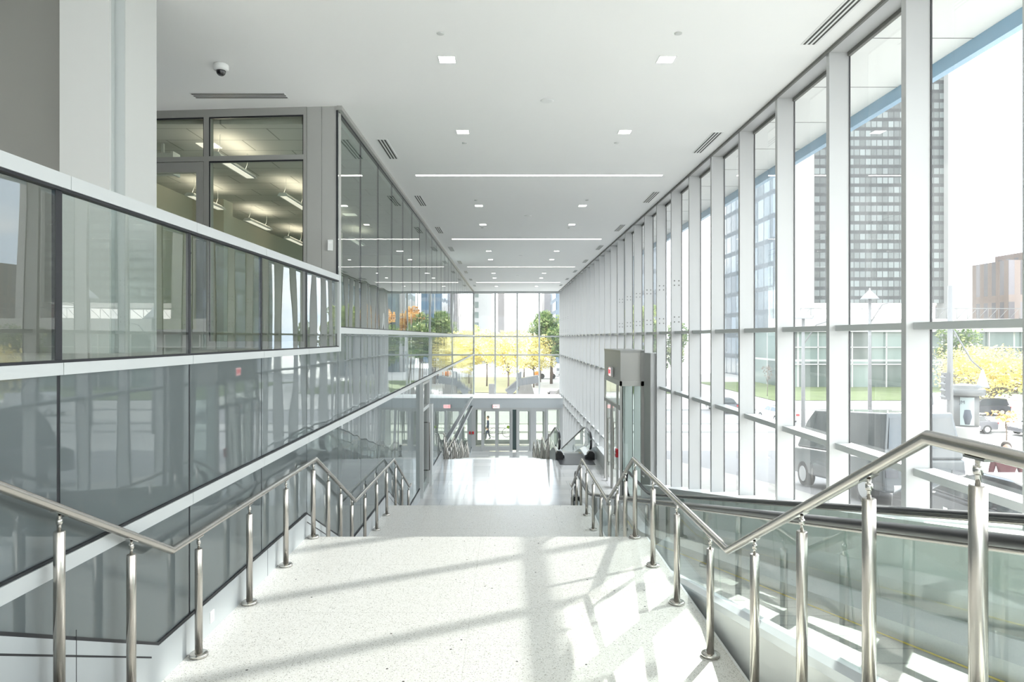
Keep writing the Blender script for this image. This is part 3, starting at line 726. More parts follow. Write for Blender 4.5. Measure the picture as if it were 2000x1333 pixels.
# ------------------------------------------------------------------ handrails
HR = .915
PY = [-1.5, -.4, .7, 1.45, 2.19, 2.85, 3.50, 4.17, 5.08, 6.08, 7.08, 8.08, 8.75, 9.40, 10.08, 11.0, 12.0, 13.0, 14.02, 14.9, 15.85]
PY2 = [24.75, 25.35, 25.95, 26.6, 27.6, 28.5, 29.3, 29.9, 30.5, 31.2, 32.2, 33.2, 34.0, 34.6, 35.2, 35.9, 36.9, 37.9, 38.8, 39.4, 40.0, 40.6]
def post(par, x, y, zf, ztop, n=16):
    if zf is None: return
    p = empty('post', (x, y, zf), parent=par); p.matrix_parent_inverse = Matrix.Translation(-Vector(par.location))
    return p
def handrail(name, x, y0, y1, posts, lb, side):
    root = tag(empty(name, (x, y0, L(y0))), lb, 'handrail')
    path = [(x, y0, L(y0)+HR)]
    for y, z in PROF:
        if y0+.05 < y < y1-.05:
            # landing knees sit just past the nosing, as in the photo
            path.append((x, y+(.06 if L(y+.2) < z-.02 else .0), z+HR))
    path.append((x, y1, L(y1)+HR))
    child(MB().tube(path, .0255, M['steel'], 16), 'rail', root)
    for y in posts:
        if not (y0 <= y <= y1): continue
        zs = [z for (a, z), (b, z2) in zip(ST, ST[1:]) if a-1e-6 <= y <= b+1e-6 and abs(z-z2) < 1e-6]
        zf = min(zs) if zs else L(y)
        yy = y
        def railz(v):
            for (p, q) in zip(path, path[1:]):
                if p[1] <= v <= q[1]: return p[2]+(q[2]-p[2])*(v-p[1])/(q[1]-p[1])
            return L(v)+HR
        zr = railz(yy)-.026
        sl = (railz(yy+.04)-railz(yy-.04))/.08
        m = MB().lathe([(.0275, .012), (.0275, zr-zf-.092), (.024, zr-zf-.088)], (x, y, zf), M['steel'], 16)
        p = child(m, 'post', root)
        f = MB().lathe([(.068, .0005), (.068, .02), (.062, .026), (.031, .028)], (x, y, zf), M['steel2'], 22).build('flange', p)
        s_ = MB().lathe([(.009, -.092), (.009, -.008)], (x, y, zr), M['steel2'], 8).lathe([(.014, -.055), (.016, -.045), (.016, -.035), (.014, -.025)], (x, y, zr), M['steel2'], 8)
        s_.hull([(x-.016, y-.05, zr-sl*.05-.006), (x+.016, y-.05, zr-sl*.05-.006), (x+.016, y+.05, zr+sl*.05-.006), (x-.016, y+.05, zr+sl*.05-.006),
                 (x-.016, y-.05, zr-sl*.05+.002), (x+.016, y-.05, zr-sl*.05+.002), (x+.016, y+.05, zr+sl*.05+.002), (x-.016, y+.05, zr+sl*.05+.002)],
                [(3, 2, 1, 0), (4, 5, 6, 7), (0, 1, 5, 4), (1, 2, 6, 5), (2, 3, 7, 6), (3, 0, 4, 7)], M['steel2'])
        s_.build('saddle', p)
    return root
handrail('handrail', -2.297, -2, 16.3, PY, 'brushed steel handrail on posts along the grey glass wall of the upper stairs', 'l')
handrail('handrail', 1.51, -2, 16.3, PY, 'brushed steel handrail on posts between upper stairs and moving walkway', 'r')
handrail('handrail', -2.29, 24.5, 41.1, PY2, 'distant zigzag steel handrail down to the doors along the glass wall', 'l')
handrail('handrail', 1.51, 24.3, 41.1, PY2, 'distant zigzag steel handrail beside the lower moving walkway', 'r')

# ------------------------------------------------------------------ moving walkways
def walkway(lb, xa, xb, H_, jo, near_open):
    """H_: handrail line (y, z)"""
    root = tag(empty('moving_walkway', (xa, H_[-1][0], H_[-1][1]-.95)), lb, 'walkway')
    def hz(y):
        for (a, za), (b, zb) in zip(H_, H_[1:]):
            if a <= y <= b: return za+(zb-za)*(y-a)/(b-a)
        return H_[0][1] if y < H_[0][0] else H_[-1][1]
    def smooth(y): # soften knees
        return (hz(y-.45)+hz(y-.25)+2*hz(y)+hz(y+.25)+hz(y+.45))/6
    y0, y1 = H_[0][0], H_[-1][0]
    N = int((y1-y0)/.25); ys_ = [y0+(y1-y0)*i/N for i in range(N+1)]
    DK_ = .74; PL = .95
    for x, inn in ((xa, 1), (xb, -1)):
        # handrail belt with rounded ends
        R = .30
        p = []
        for j in range(9):
            a = -PI/2-PI*j/9*1.0
            p.append((x, y0+R*0+math.cos(a)*R, hz(y0)-R+math.sin(a)*R))
        p = p+[(x, y, smooth(y)) for y in ys_]
        for j in range(1, 10):
            a = PI/2-PI*j/9
            p.append((x, y1+math.cos(a)*R, hz(y1)-R+math.sin(a)*R))
        hr = child(MB().tube(p, .042, M['rubber'], 12, rz=.026), 'handrail_belt', root)
        tr = MB().tube([(q[0], q[1], q[2]-.032) for q in p[9:-9]], .012, M['steel'], 8); tr.build('guide_rail', hr)
        # glass
        js = [y0-.1]+[j for j in jo if y0 < j < y1]+[y1+.12]
        for a, b in zip(js, js[1:]):
            n = max(2, int((b-a)/.3)); top = []; bot = []
            for i in range(n+1):
                y = a+.004+(b-a-.008)*i/n
                sl = (smooth(y+.2)-smooth(y-.2))/.4
                top.append((y, smooth(y)-.04)); dy = sl*(DK_-.04); bot.append((y+dy, smooth(y+dy)-DK_-.01))
            m = MB().prism_x(top+bot[::-1], x-.006, x+.006, M['bpane']) if n < 3 else None
            if m is None:
                m = MB()
                for i in range(n): 
                    for xx, fl in ((x-.006, 1), (x+.006, -1)):
                        qd = [(xx, *top[i]), (xx, *top[i+1]), (xx, *bot[i+1]), (xx, *bot[i])]; m.face(qd[::fl], M['bpane'])
                for (u, v) in ((top[0], bot[0]), (top[-1], bot[-1])):
                    m.face([(x-.006, *u), (x+.006, *u), (x+.006, *v), (x-.006, *v)], M['bpane'])
            oo = m.build('glass_panel', root, fix=False); oo.matrix_parent_inverse = Matrix.Translation(-Vector(root.location))
        # deck, bevelled outwards; skirt inside
        for i in range(1):
            x_in = x+inn*.20; x_out = x-inn*.075
            dk = MB()
            for ya, yb in zip(ys_, ys_[1:]):
                A = lambda y: [(x_out, y, smooth(y)-DK_-.085), (x_out, y, smooth(y)-DK_-.03), (x-inn*.03, y, smooth(y)-DK_), (x+inn*.03, y, smooth(y)-DK_), (x_in, y, smooth(y)-DK_-.09), (x_in, y, smooth(y)-PL-.02)]
                P, Q = A(ya), A(yb)
                for k in range(5): dk.face([P[k], P[k+1], Q[k+1], Q[k]], M['deck'])
            oo = dk.build('deck', root); oo.matrix_parent_inverse = Matrix.Translation(-Vector(root.location))
            cl = MB()
            pts = [(y, smooth(y)-DK_-.07) for y in ys_]
            for (ya, za), (yb, zb) in zip(pts, pts[1:]):
                cl.face([(x_out+inn*.012, ya, za), (x_out+inn*.012, yb, zb), (x_out+inn*.012, yb, zb-1.6), (x_out+inn*.012, ya, za-1.6)], M['sill'])
            oo = cl.build('side_cladding', root); oo.matrix_parent_inverse = Matrix.Translation(-Vector(root.location))
            for ye, sg in ((y1, 1), (y0, -1)):
                zf = hz(ye)-.95
                nb = MB().prism_y([(x-.13, zf+.005), (x+.13, zf+.005), (x+.13, zf+.22), (x+.06, zf+.30), (x-.06, zf+.30), (x-.13, zf+.22)], ye, ye+sg*.26, M['black'])
                child(nb, 'newel_base', root)
    m = MB()
    for ya, yb in zip(ys_, ys_[1:]):
        m.face([(xa+.2, ya, smooth(ya)-PL), (xb-.2, ya, smooth(ya)-PL), (xb-.2, yb, smooth(yb)-PL), (xa+.2, yb, smooth(yb)-PL)], M['pallet'])
    oo = m.build('pallet_belt', root); oo.matrix_parent_inverse = Matrix.Translation(-Vector(root.location))
    m = MB()
    for xx in (xa+.22, xb-.25):
        for ya, yb in zip(ys_, ys_[1:]):
            m.face([(xx, ya, smooth(ya)-PL+.004), (xx+.03, ya, smooth(ya)-PL+.004), (xx+.03, yb, smooth(yb)-PL+.004), (xx, yb, smooth(yb)-PL+.004)], M['yellow'])
    oo = m.build('safety_line', root); oo.matrix_parent_inverse = Matrix.Translation(-Vector(root.location))
    for ye, sg in ((y1, 1), (y0, -1)):
        a, b = sorted((ye-sg*1.1, ye+sg*1.15))
        child(B(xa+.12 if 0 else xa-.05, xb+.05, a, b, hz(ye)-.949, hz(ye)-.944, M['comb']), 'comb_plate', root)
    return root
walkway('moving walkway with glass balustrades sloping down beside the upper stairs', 1.79, 3.12,
        [(-3.5, -.31), (.5, -.31), (15.1, -3.47), (17.6, -3.47)], [-1, 1.4, 3.62, 5.86, 8.1, 10.35, 12.6, 14.8], True)
walkway('distant moving walkway with black newel bases below the tiled landing', 1.87, 3.0,
        [(24.75, -3.46), (26.4, -3.46), (39.9, -6.69), (42.4, -6.69)], [26.8, 29, 31.2, 33.4, 35.6, 37.8], True)
# upstand between stairs edge and walkway
o = struct(MB().prism_x([(-9, -1.275), (2.39, -1.275), (4.67, -2.375), (8.12, -2.375), (10.3, -3.39), (13.75, -3.39), (16, -4.42), (16, -6), (-9, -6)], XS, XS+.02, M['sill']), 'trim_14')

# ================================================================== OUTSIDE
def gz(y):
    P = [(-40, -2.6), (8, -3.3), (20, -4.42), (46, -7.64), (400, -7.64)]
    for (a, za), (b, zb) in zip(P, P[1:]):
        if a <= y <= b: return za+(zb-za)*(y-a)/(b-a)
    return P[-1][1] if y > 0 else P[0][1]
def strip(name, x0, x1, ys_, dz, mat, lb=None, n=1):
    m = MB()
    for a, b in zip(ys_, ys_[1:]): m.face([(x0, a, gz(a)+dz), (x1, a, gz(a)+dz), (x1, b, gz(b)+dz), (x0, b, gz(b)+dz)], mat)
    return tag(m.build(name), kind='structure')
YY = [-40, -20, 0, 8, 12, 16, 20, 26, 32, 38, 46, 60]
strip('ground_sidewalk', 3.93, 8.3, [y for y in YY if y <= 46]+[], -.0, M['concrete'])
strip('ground_road', 8.3, 22, [y for y in YY if y <= 46], -.01, M['asphalt'])
strip('ground_plaza', 22, 120, [y for y in YY if y <= 46], -.02, M['concrete'])
mm = MB(); mm.face([(-160, 49.2, -7.66), (8.3, 49.2, -7.66), (8.3, 400, -7.66), (-160, 400, -7.66)], M['plaza']); mm.face([(8.3, 46, -7.66), (260, 46, -7.66), (260, 400, -7.66), (8.3, 400, -7.66)], M['plaza']); mm.face([(120, -40, -4), (260, -40, -4), (260, 46, -7.66), (120, 46, -7.66)], M['plaza']); mm.face([(3.9, 46, -7.66), (8.3, 46, -7.66), (8.3, 49.2, -7.66), (3.9, 49.2, -7.66)], M['plaza'])
tag(mm.build('ground_plaza'), kind='structure')
m = MB(); m.face([(-160, 60, -7.64), (27, 60, -7.64), (27, 71, -7.64), (-160, 71, -7.64)], M['asphalt'])
tag(m.build('ground_road'), kind='structure')
# kerb lines at the cross street
for y in (59.8, 71, 54.5): struct(B(-60, 40, y, y+.3, -7.66, -7.5, M['lightcon']), 'ground_kerb')
lawn = MB(); lawn.face([(32, 82, -7.6), (130, 82, -7.6), (130, 116, -7.6), (32, 116, -7.6)], M['grass']); tag(lawn.build('lawn'), kind='structure')
lawn = MB(); lawn.face([(11, 92, -7.6), (24, 92, -7.6), (24, 120, -7.6), (11, 120, -7.6)], M['grass']); tag(lawn.build('lawn'), kind='structure')
lawn = MB(); lawn.face([(-14, 97, -7.6), (2, 92, -7.6), (4, 130, -7.6), (-14, 130, -7.6)], plain('dry_lawn', (.30, .29, .17), .9, noise=.2, nscale=.5)); tag(lawn.build('lawn'), kind='structure')

# canopy soffit outside the right glass
cn = tag(empty('ceiling_canopy'), kind='structure')
B(XG+.06, 5.2, -9, 52, 3.34, 3.6, M['soffit']).build('soffit', cn)
B(5.2, 5.3, -9, 52, 3.17, 3.62, M['blue']).build('fascia', cn)
m = MB()
for y in JR: m.box(XG+.06, 5.2, y-.2, y-.19, 3.336, 3.341, M['reveal'])
m.build('joint', cn)

# ------------------------------------------------------------------ buildings
def bld(name, lb, x0, x1, y0, y1, z0, z1, mat, extra=None, roof=None):
    o = tag(empty(name, ((x0+x1)/2, y0, z0)), lb, 'building')
    child(B(x0, x1, y0, y1, z0, z1, mat), 'wall', o)
    if roof: child(B(x0-.3, x1+.3, y0-.3, y1+.3, z1, z1+roof, M['lightcon']), 'roof_edge', o)
    if extra: extra(o)
    return o
G = -7.66
# tower whose corner ends the sun patches on the stairs
TX1 = (-3.7+.577*120)/.816
def tw(o):
    child(B(TX1-3.6, TX1+.6, 118.8, 122, G, 130, M['lightcon']), 'corner_pier', o)
    child(B(50.4-.4, 53.4, 118.8, 122, G, 130, M['lightcon']), 'corner_pier', o)
    child(B(46.5, 50, 119.5, 150, G, 130, M['f_dark']), 'side_wing', o)
bld('tower', 'dark gridded office tower with pale piers beyond the nearest window', 50, TX1, 120, 150, 6, 130, M['f_tower'], tw)
bld('brown_building', 'low brown block at the right edge behind the street tree', 94, 150, 128, 150, 2, 14.5, M['f_brown'], lambda o: child(B(100, 112, 130, 140, 14.5, 16.5, M['f_brown']), 'roof_box', o))
def pv(o):
    child(B(40, 118, 103.5, 104.6, .8, 2.8, M['whiteroof']), 'fascia', o)
    m = MB()
    for k in range(33):
        x = 45+k*1.6; m.tube([(x, 104.8, 2.8), (x+1.5, 104.8, 4.4)], .035, M['pole'], 4); m.tube([(x, 104.8, 2.8), (x, 104.8, 4.4)], .035, M['pole'], 4)
    m.box(45, 98, 104.75, 104.85, 4.36, 4.46, M['pole']); child(m, 'roof_lattice', o)
    m = MB()
    for k in range(15): m.box(42+k*5.2, 42.14+k*5.2, 103.8, 104, G, .8, M['whiteroof'])
    for z in (-1.6, -4.2): m.box(42, 118, 103.8, 104, z, z+.14, M['whiteroof'])
    child(m, 'mullion_grid', o)
bld('pavilion', 'long low white glazed pavilion behind the lawn with a lattice roof', 42, 118, 104.2, 117, G, .9, M['f_pav'], pv)
def bb(o):
    wn = MB
    for r_ in range(9):
        for c_ in range(2):
            x = -11.6+c_*1.75; z = 2.6+r_*3.0
            w_ = child(B(x, x+1.45, 198.9, 199.02, z, z+1.7, plain('pane%d%d' % (r_, c_), (.09+.03*random.random(), .13, .115), .3)), 'window', o)
    child(B(-11.9, -9.7, 198.85, 199, 7.7, 9.0, M['signred']), 'red_sign', o)
bld('office_block', 'cream tower block with paired green windows straight down the hall', -12.4, -4.6, 199, 230, G, 34, M['lightcon'], bb)
bld('stone_block', 'pale pinkish block at the left edge of the end window', -26, -12.6, 190, 215, G, 40, M['f_pale'])
o = tag(empty('stone_terrace', (0, 240, G)), 'stone street front receding toward the hall behind the yellow trees', 'building')
child(MB().prism_z([(-3.4, 239.5), (-1.1, 239.5), (-1.0, 240.2), (-3.4, 240.2)], G, 15.4, M['greycon']), 'corner_bay', o)
child(MB().prism_z([(-3, 240.2), (-1.0, 240.2), (6, 330), (2, 330)], G, 14.6, M['f_pale']), 'wall', o)
child(MB().prism_z([(2, 330.1), (6, 330.1), (13, 425), (8, 425)], G, 12, M['f_pale']), 'wall', o)
child(MB().prism_z([(-2.6, 250), (-.6, 250), (4.6, 320), (2, 320)], 14.6, 15.5, M['lightcon']), 'cornice', o)
bld('station_hall', 'small pale hall far off where the street ends', 4, 22, 440, 460, G, 15, M['lightcon'], lambda o: child(B(11, 18, 442, 452, 15, 18.5, M['lightcon']), 'roof_lantern', o))
bld('stone_block', 'grey stone building behind the green tree in the end window', 12.6, 19.5, 232, 250, G, 24, M['greycon'])
bld('glass_tower', 'blue glass office tower at the right edge of the end window', 14.2, 20.5, 200, 225, G, 60, M['f_blue'], lambda o: child(B(16.4, 16.9, 199.6, 200, G, 60, M['lightcon']), 'pier', o))
bld('glass_building', 'wide teal glass block mirrored in the left wall above the trees', 17.8, 31, 150, 170, G, 50, M['f_teal'], lambda o: [child(B(x, x+.7, 149.6, 150, G, 50, M['lightcon']), 'pier', o) for x in (18, 22.5, 26.5, 30.5)])
bld('slab_tower', 'dark grey slab tower mirrored at the left of the glass wall', 23.5, 30.5, 134, 146, G, 60, M['f_dark'])
bld('glint_blocker', 'unseen brown block added to keep the sun glint off the lower flights', 60, 68, 45.5, 78, G, 80, M['f_brown'])  # out-of-view block added to cut off the glint past the first landing

# ------------------------------------------------------------------ trees
def tree(name, lb, x, y, h0, h1, rad, mat, n=2600, ls=.42, trunk=.16, group='trees', blobs=11, seed=0, zg=None, limbs=True):
    rg = random.Random(seed*13+5)
    zg = G if zg is None else zg
    o = tag(empty(name, (x, y, zg)), lb, 'tree', None)
    zb, zt = h0-zg, h1-zg
    cz = (zb+zt)/2; rz = (zt-zb)/2
    cs = []
    for i in range(blobs):
        a = rg.random()*2*PI; rr = rad*.62*math.sqrt(rg.random()); zz = cz+rz*.65*(rg.random()*2-1)
        cs.append(Vector((rr*math.cos(a), rr*math.sin(a), zz)))
    t = MB()
    t.tube([(0, 0, 0), (.05, 0, zb*.6), (0, .05, zb), (.1, 0, cz)], [trunk, trunk*.8, trunk*.7, trunk*.3], M['bark'], 8)
    if limbs:
        for c_ in cs[:9]:
            t.tube([(0, 0, zb*.75+rg.random()*.3*rz), c_*.5+Vector((0, 0, zb*.4)), c_], [trunk*.45, trunk*.25, trunk*.08], M['bark'], 5)
    t.build('trunk', o)
    m = MB()
    per = n//blobs
    for c_ in cs:
        br = rad*(.30+.18*rg.random())
        for i in range(per):
            v = Vector((rg.gauss(0, 1), rg.gauss(0, 1), rg.gauss(0, 1))).normalized()*br*(.35+.65*rg.random()**.4)
            v.z *= min(1.0, rz/rad*1.5)
            p = c_+v
            a = Vector((rg.gauss(0, 1), rg.gauss(0, 1), rg.gauss(0, 1))).normalized(); b = a.orthogonal().normalized()
            s_ = ls*(.6+.6*rg.random())
            m.face([p-a*s_*.5, p+b*s_*.28, p+a*s_*.5, p-b*s_*.28], mat)
    m.build('crown', o, fix=False)
    return o
tree('honey_locust', 'yellow honey locust in the middle of the end window', 0.1, 92, -4.4, .6, 4.4, M['yl'], 4200, .40, .13, seed=1, blobs=16)
tree('honey_locust', 'pale yellow honey locust at the left of the end window', -5.2, 99, -3.8, .2, 3.6, M['yl'], 3000, .40, .13, seed=2)
tree('honey_locust', 'golden honey locust right of the middle of the end window', 4.0, 104, -4.6, .6, 4.2, M['yl'], 3600, .42, .13, seed=3, blobs=14)
yt = [(-3.2, 106), (-8, 112), (1.6, 112), (-2.2, 120), (3.0, 124), (5.6, 116), (-6.5, 128), (.2, 132)]
for i, (x, y) in enumerate(yt):
    tree('honey_locust', '%s yellow street tree in the rows behind the front three' % ORD[i], x, y, -3.6, 1.0, 3.6, M['yl'], 1800, .5, .13, seed=10+i, blobs=9)
tree('honey_locust', 'bright yellow honey locust seen mirrored in the left wall', -9.5, 96, -4.4, .4, 4.2, M['yl'], 2600, .45, .13, seed=30)
tree('leafy_tree', 'broad green tree at the right of the end window', 7.2, 112, -1.8, 4.0, 3.9, M['gl'], 5600, .50, .25, seed=4, blobs=18)
tree('leafy_tree', 'dark green tree drooping beside the end window jamb', 8.4, 104, -3.6, 2.4, 2.8, M['gl'], 4200, .50, .25, seed=5, blobs=15)
tree('leafy_tree', 'orange tinged tree just inside the right jamb of the end window', 12.2, 120, .5, 5.6, 2.6, M['ol'], 2200, .5, .2, seed=6)
tree('leafy_tree', 'light green tree at the left of the cream block', -8.6, 150, -2, 3.4, 3.0, M['lgl'], 1600, .5, .2, seed=7)
hid = [(15.5, 106, M['ol'], 'orange leaved tree mirrored above the band of the left wall'), (19.0, 108, M['lgl'], 'pale green tree mirrored beside the orange one'),
       (22.5, 110, M['lgl'], 'light leaved tree mirrored toward the slab tower'), (16.5, 98, M['gl'], 'dark green tree mirrored below the orange one'), (13.2, 97, M['gl'], 'dense dark tree mirrored beside the yellow ones'), (20.5, 99, M['gl'], 'mottled green tree mirrored over the lawn'), (24.5, 100, M['gl'], 'darkest green tree mirrored at the left')]
for i, (x, y, mt, lb) in enumerate(hid):
    lo = 102 > y
    tree('leafy_tree', lb, x, y, -4.6 if lo else -1.0, 2.2 if lo else 5.4, 3.2, mt, 2600, .5, .22, seed=40+i, blobs=12)
tree('street_tree', 'yellow leaved street tree beyond the advertising column', 50.5, 71, -5.9, -1.2, 6.2, M['yl'], 5200, .42, .16, seed=8, blobs=22)
tree('shrub', 'dark leafless hedge under the yellow street tree', 53.6, 76.5, -7.2, -2.2, 5.0, leaf('hedge_leaves', (.10, .09, .07), (.17, .15, .11), (.25, .22, .16)), 2600, .4, .1, seed=9, blobs=14)
tree('sapling', 'thin young tree with a few orange leaves beside the parked grey sedan', 33.6, 46, -6.9+1.1, -5.0, 1.3, M['ol'], 160, .25, .05, seed=11, blobs=6)
tree('leafy_tree', 'grey green tree behind the traffic light pole', 66, 100, -3.5, 1.8, 3.4, M['gl'], 1400, .5, .2, seed=12)
tree('sapling', 'bare small tree before the pavilion wall', 33.5, 88, -5.4, -3.2, 1.0, M['bark'], 120, .25, .05, seed=13, blobs=6)

# ------------------------------------------------------------------ sculpture, planter, bench on the plaza
o = tag(empty('sculpture', (2.0, 84, G)), 'angular grey metal and stone sculpture standing on the plaza', 'sculpture')
Q8 = [(0, 1, 2, 3), (4, 7, 6, 5), (0, 4, 5, 1), (1, 5, 6, 2), (2, 6, 7, 3), (3, 7, 4, 0)]
T8 = [(3, 2, 1, 0), (4, 5, 6, 7), (0, 1, 5, 4), (1, 2, 6, 5), (2, 3, 7, 6), (3, 0, 4, 7)]
MB().hull([(-2.25, -.8, 1.15), (-1.65, -1.0, .45), (-1.65, .9, .45), (-2.3, .8, 1.2), (-.75, -.8, 2.45), (-.55, -.8, 1.65), (-.55, .8, 1.65), (-.75, .8, 2.45)], Q8, M['bronze']).build('beam', o)
MB().hull([(-.85, -.8, 2.5), (-.65, -.9, 1.6), (-.65, .9, 1.6), (-.85, .8, 2.5), (1.75, -.7, 3.0), (1.8, -.8, 2.1), (1.8, .8, 2.1), (1.75, .7, 3.0)], Q8, M['bronze']).build('beam', o)
MB().hull([(-1.0, -1.6, .0), (1.5, -1.7, 0), (1.5, 1.6, 0), (-1.0, 1.6, 0), (-.5, -1.0, 1.75), (.9, -1.1, 1.95), (.8, 1.0, 1.9), (-.5, .9, 1.7)], T8, M['stone']).build('boulder', o)
MB().hull([(-2.5, -1.2, 0), (-1.0, -1.5, 0), (-1, .8, 0), (-2.3, 1, 0), (-1.6, -1.0, .5), (-1.0, -1.1, .85), (-1.0, .5, .8), (-1.6, .6, .5)], T8, M['stone']).build('boulder', o)
MB().hull([(-.95, -.5, 2.5), (-.3, -.5, 2.6), (-.3, .5, 2.6), (-.95, .5, 2.5), (-.85, -.4, 3.1), (-.25, -.4, 3.5), (-.25, .4, 3.5), (-.85, .4, 3.1)], T8, M['bronze']).build('knob', o)
tag(MB().hull([(0, 0, 0), (2.4, 0, 0), (2.4, 3, 0), (0, 3, 0), (1.0, .4, 1.3), (1.6, .3, 2.1), (1.9, 2, 1.9), (.9, 1.6, 1.2)], T8, M['stone']).build('boulder'), 'jagged dark boulder by the right jamb of the end window', 'sculpture').location = (4.9, 80, G)
tag(B(-2.4, -1.5, 88, 88.9, G, G+1.6, plain('bin_metal', (.14, .14, .14), .5)).build('litter_bin'), 'dark square litter bin on the plaza under the yellow trees', 'bin')
f = MB().box(5.4, 9.0, 90, 90.2, G, G+.35, M['greycon']).box(5.4, 5.6, 90, 93, G, G+.35, M['greycon']).box(8.8, 9, 90, 93, G, G+.35, M['greycon']).box(5.4, 9, 92.8, 93, G, G+.35, M['greycon'])
tag(f.build('planter_edge'), 'low rectangular kerb frame on the plaza behind the sculpture', 'planter')
for i, (x, y, h) in enumerate(((7.3, 126, 2.8),)):
    o = tag(empty('food_cart', (x, y, G)), 'white canvas topped cart on the plaza near the right jamb', 'cart')
    B(-1.6, 1.6, -1, 1, .4, 2.2, M['umbrella']).build('body', o); MB().lathe([(1.9, 2.3), (1.6, 3.0), (.5, 4.2), (.05, 4.4)], (0, 0, 0), M['umbrella'], 12).build('canopy', o)
    for s_ in (-1, 1): MB().tube([(s_*1.0, -1.1, .5), (s_*1.0, -1.25, .5)], .5, M['tire'], 14).build('wheel', o)
o = tag(empty('vendor_stall', (4.7, 108, G)), 'small orange hooded stall on the plaza', 'stall')
MB().sphere((0, 0, 1.9), .5, M['orange'], 8, (1, 1, .8)).build('hood', o); MB().tube([(0, 0, 0), (0, 0, 1.2)], .3, M['greycon'], 8).build('stand', o)

# ------------------------------------------------------------------ street furniture right
def lamp_post(x, y, h, lb):
    z = gz(y); o = tag(empty('street_lamp', (x, y, z)), lb, 'street lamp')
    MB().tube([(0, 0, 0), (0, 0, h)], [.17, .11], M['pole'], 10).build('pole', o)
    MB().tube([(0, 0, h-2.8), (.9, -.3, h-1.2), (1.7, -.6, h-.9)], .05, M['pole'], 6).build('arm', o)
    MB().lathe([(.75, -.9+h-.3), (.6, -.7+h-.3), (.08, h-.45), (.05, h-.25)], (0, 0, .5), M['lampshade'], 16).build('lamp_shade', o)
    return o
lamp_post(31.0, 58.4, 11.6, 'tall street lamp with a conical hood before the pavilion')
lamp_post(23.4, 54, 9.8, 'street lamp post in the window bay left of the hooded one')
o = tag(empty('traffic_light', (24.9, 38.4, gz(38.4))), 'grey pole with stacked traffic signals beside the advertising column', 'traffic light')
MB().tube([(0, 0, 0), (0, 0, 9.6)], [.17, .12], M['pole'], 12).build('pole', o)
h = B(-.42, -.12, -.2, .15, 3.2, 4.7, M['c_dark']).build('signal_head', o)
for k in range(4): MB().lathe([(.13, 0), (.15, .06), (.03, .16)], (-.48, -.1, 3.32+k*.36), M['pole'], 8).build('visor', h)
MB().tube([(0, 0, 7.4), (1.0, -.3, 5.4), (1.5, -.4, 4.9)], .045, M['pole'], 6).build('arm', o)
MB().lathe([(.34, 3.9), (.26, 4.1), (.05, 4.9)], (1.55, -.4, 0), M['lampshade'], 12).build('hanging_lamp', o)
o = tag(empty('advertising_column', (27.5, 41, gz(41))), 'round grey advertising column with a lit poster on the sidewalk', 'kiosk')
MB().lathe([(.72, 0), (.72, 1.55), (.76, 1.6), (.76, 1.7)], (0, 0, 0), M['lightcon'], 28).build('base', o)
MB().lathe([(.70, 1.7), (.70, 3.55)], (0, 0, 0), M['kiosk'], 28).build('drum', o)
MB().lathe([(.95, 3.55), (1.02, 3.62), (1.02, 3.9), (.95, 3.95), (.80, 3.97), (.78, 4.12), (.3, 4.2)], (0, 0, 0), M['kiosk'], 28).build('cap', o)
m = MB(); pn = []
for j in range(9):
    a = math.radians(225+60*j/8-10); a2 = math.radians(225+60*(j+1)/8-10)
    if j < 8: m.face([(.715*math.cos(a), .715*math.sin(a), 1.8), (.715*math.cos(a2), .715*math.sin(a2), 1.8), (.715*math.cos(a2), .715*math.sin(a2), 3.45), (.715*math.cos(a), .715*math.sin(a), 3.45)], M['posterw'])
ps = m.build('poster', o, fix=False)
ac = math.radians(245)
ff = MB().lathe([(.22, 1.85), (.28, 2.3), (.24, 2.7), (.08, 2.8), (.12, 2.92), (.11, 3.05), (.02, 3.12)], (.52*math.cos(ac), .52*math.sin(ac), 0), M['posterd'], 12); ff.build('poster_figure', ps)
text_mesh('JM', .28, M['posterd'], 'poster_letters', ps, (.735*math.cos(math.radians(224)), .735*math.sin(math.radians(224)), 3.15), (PI/2, 0, math.radians(224)+PI/2))

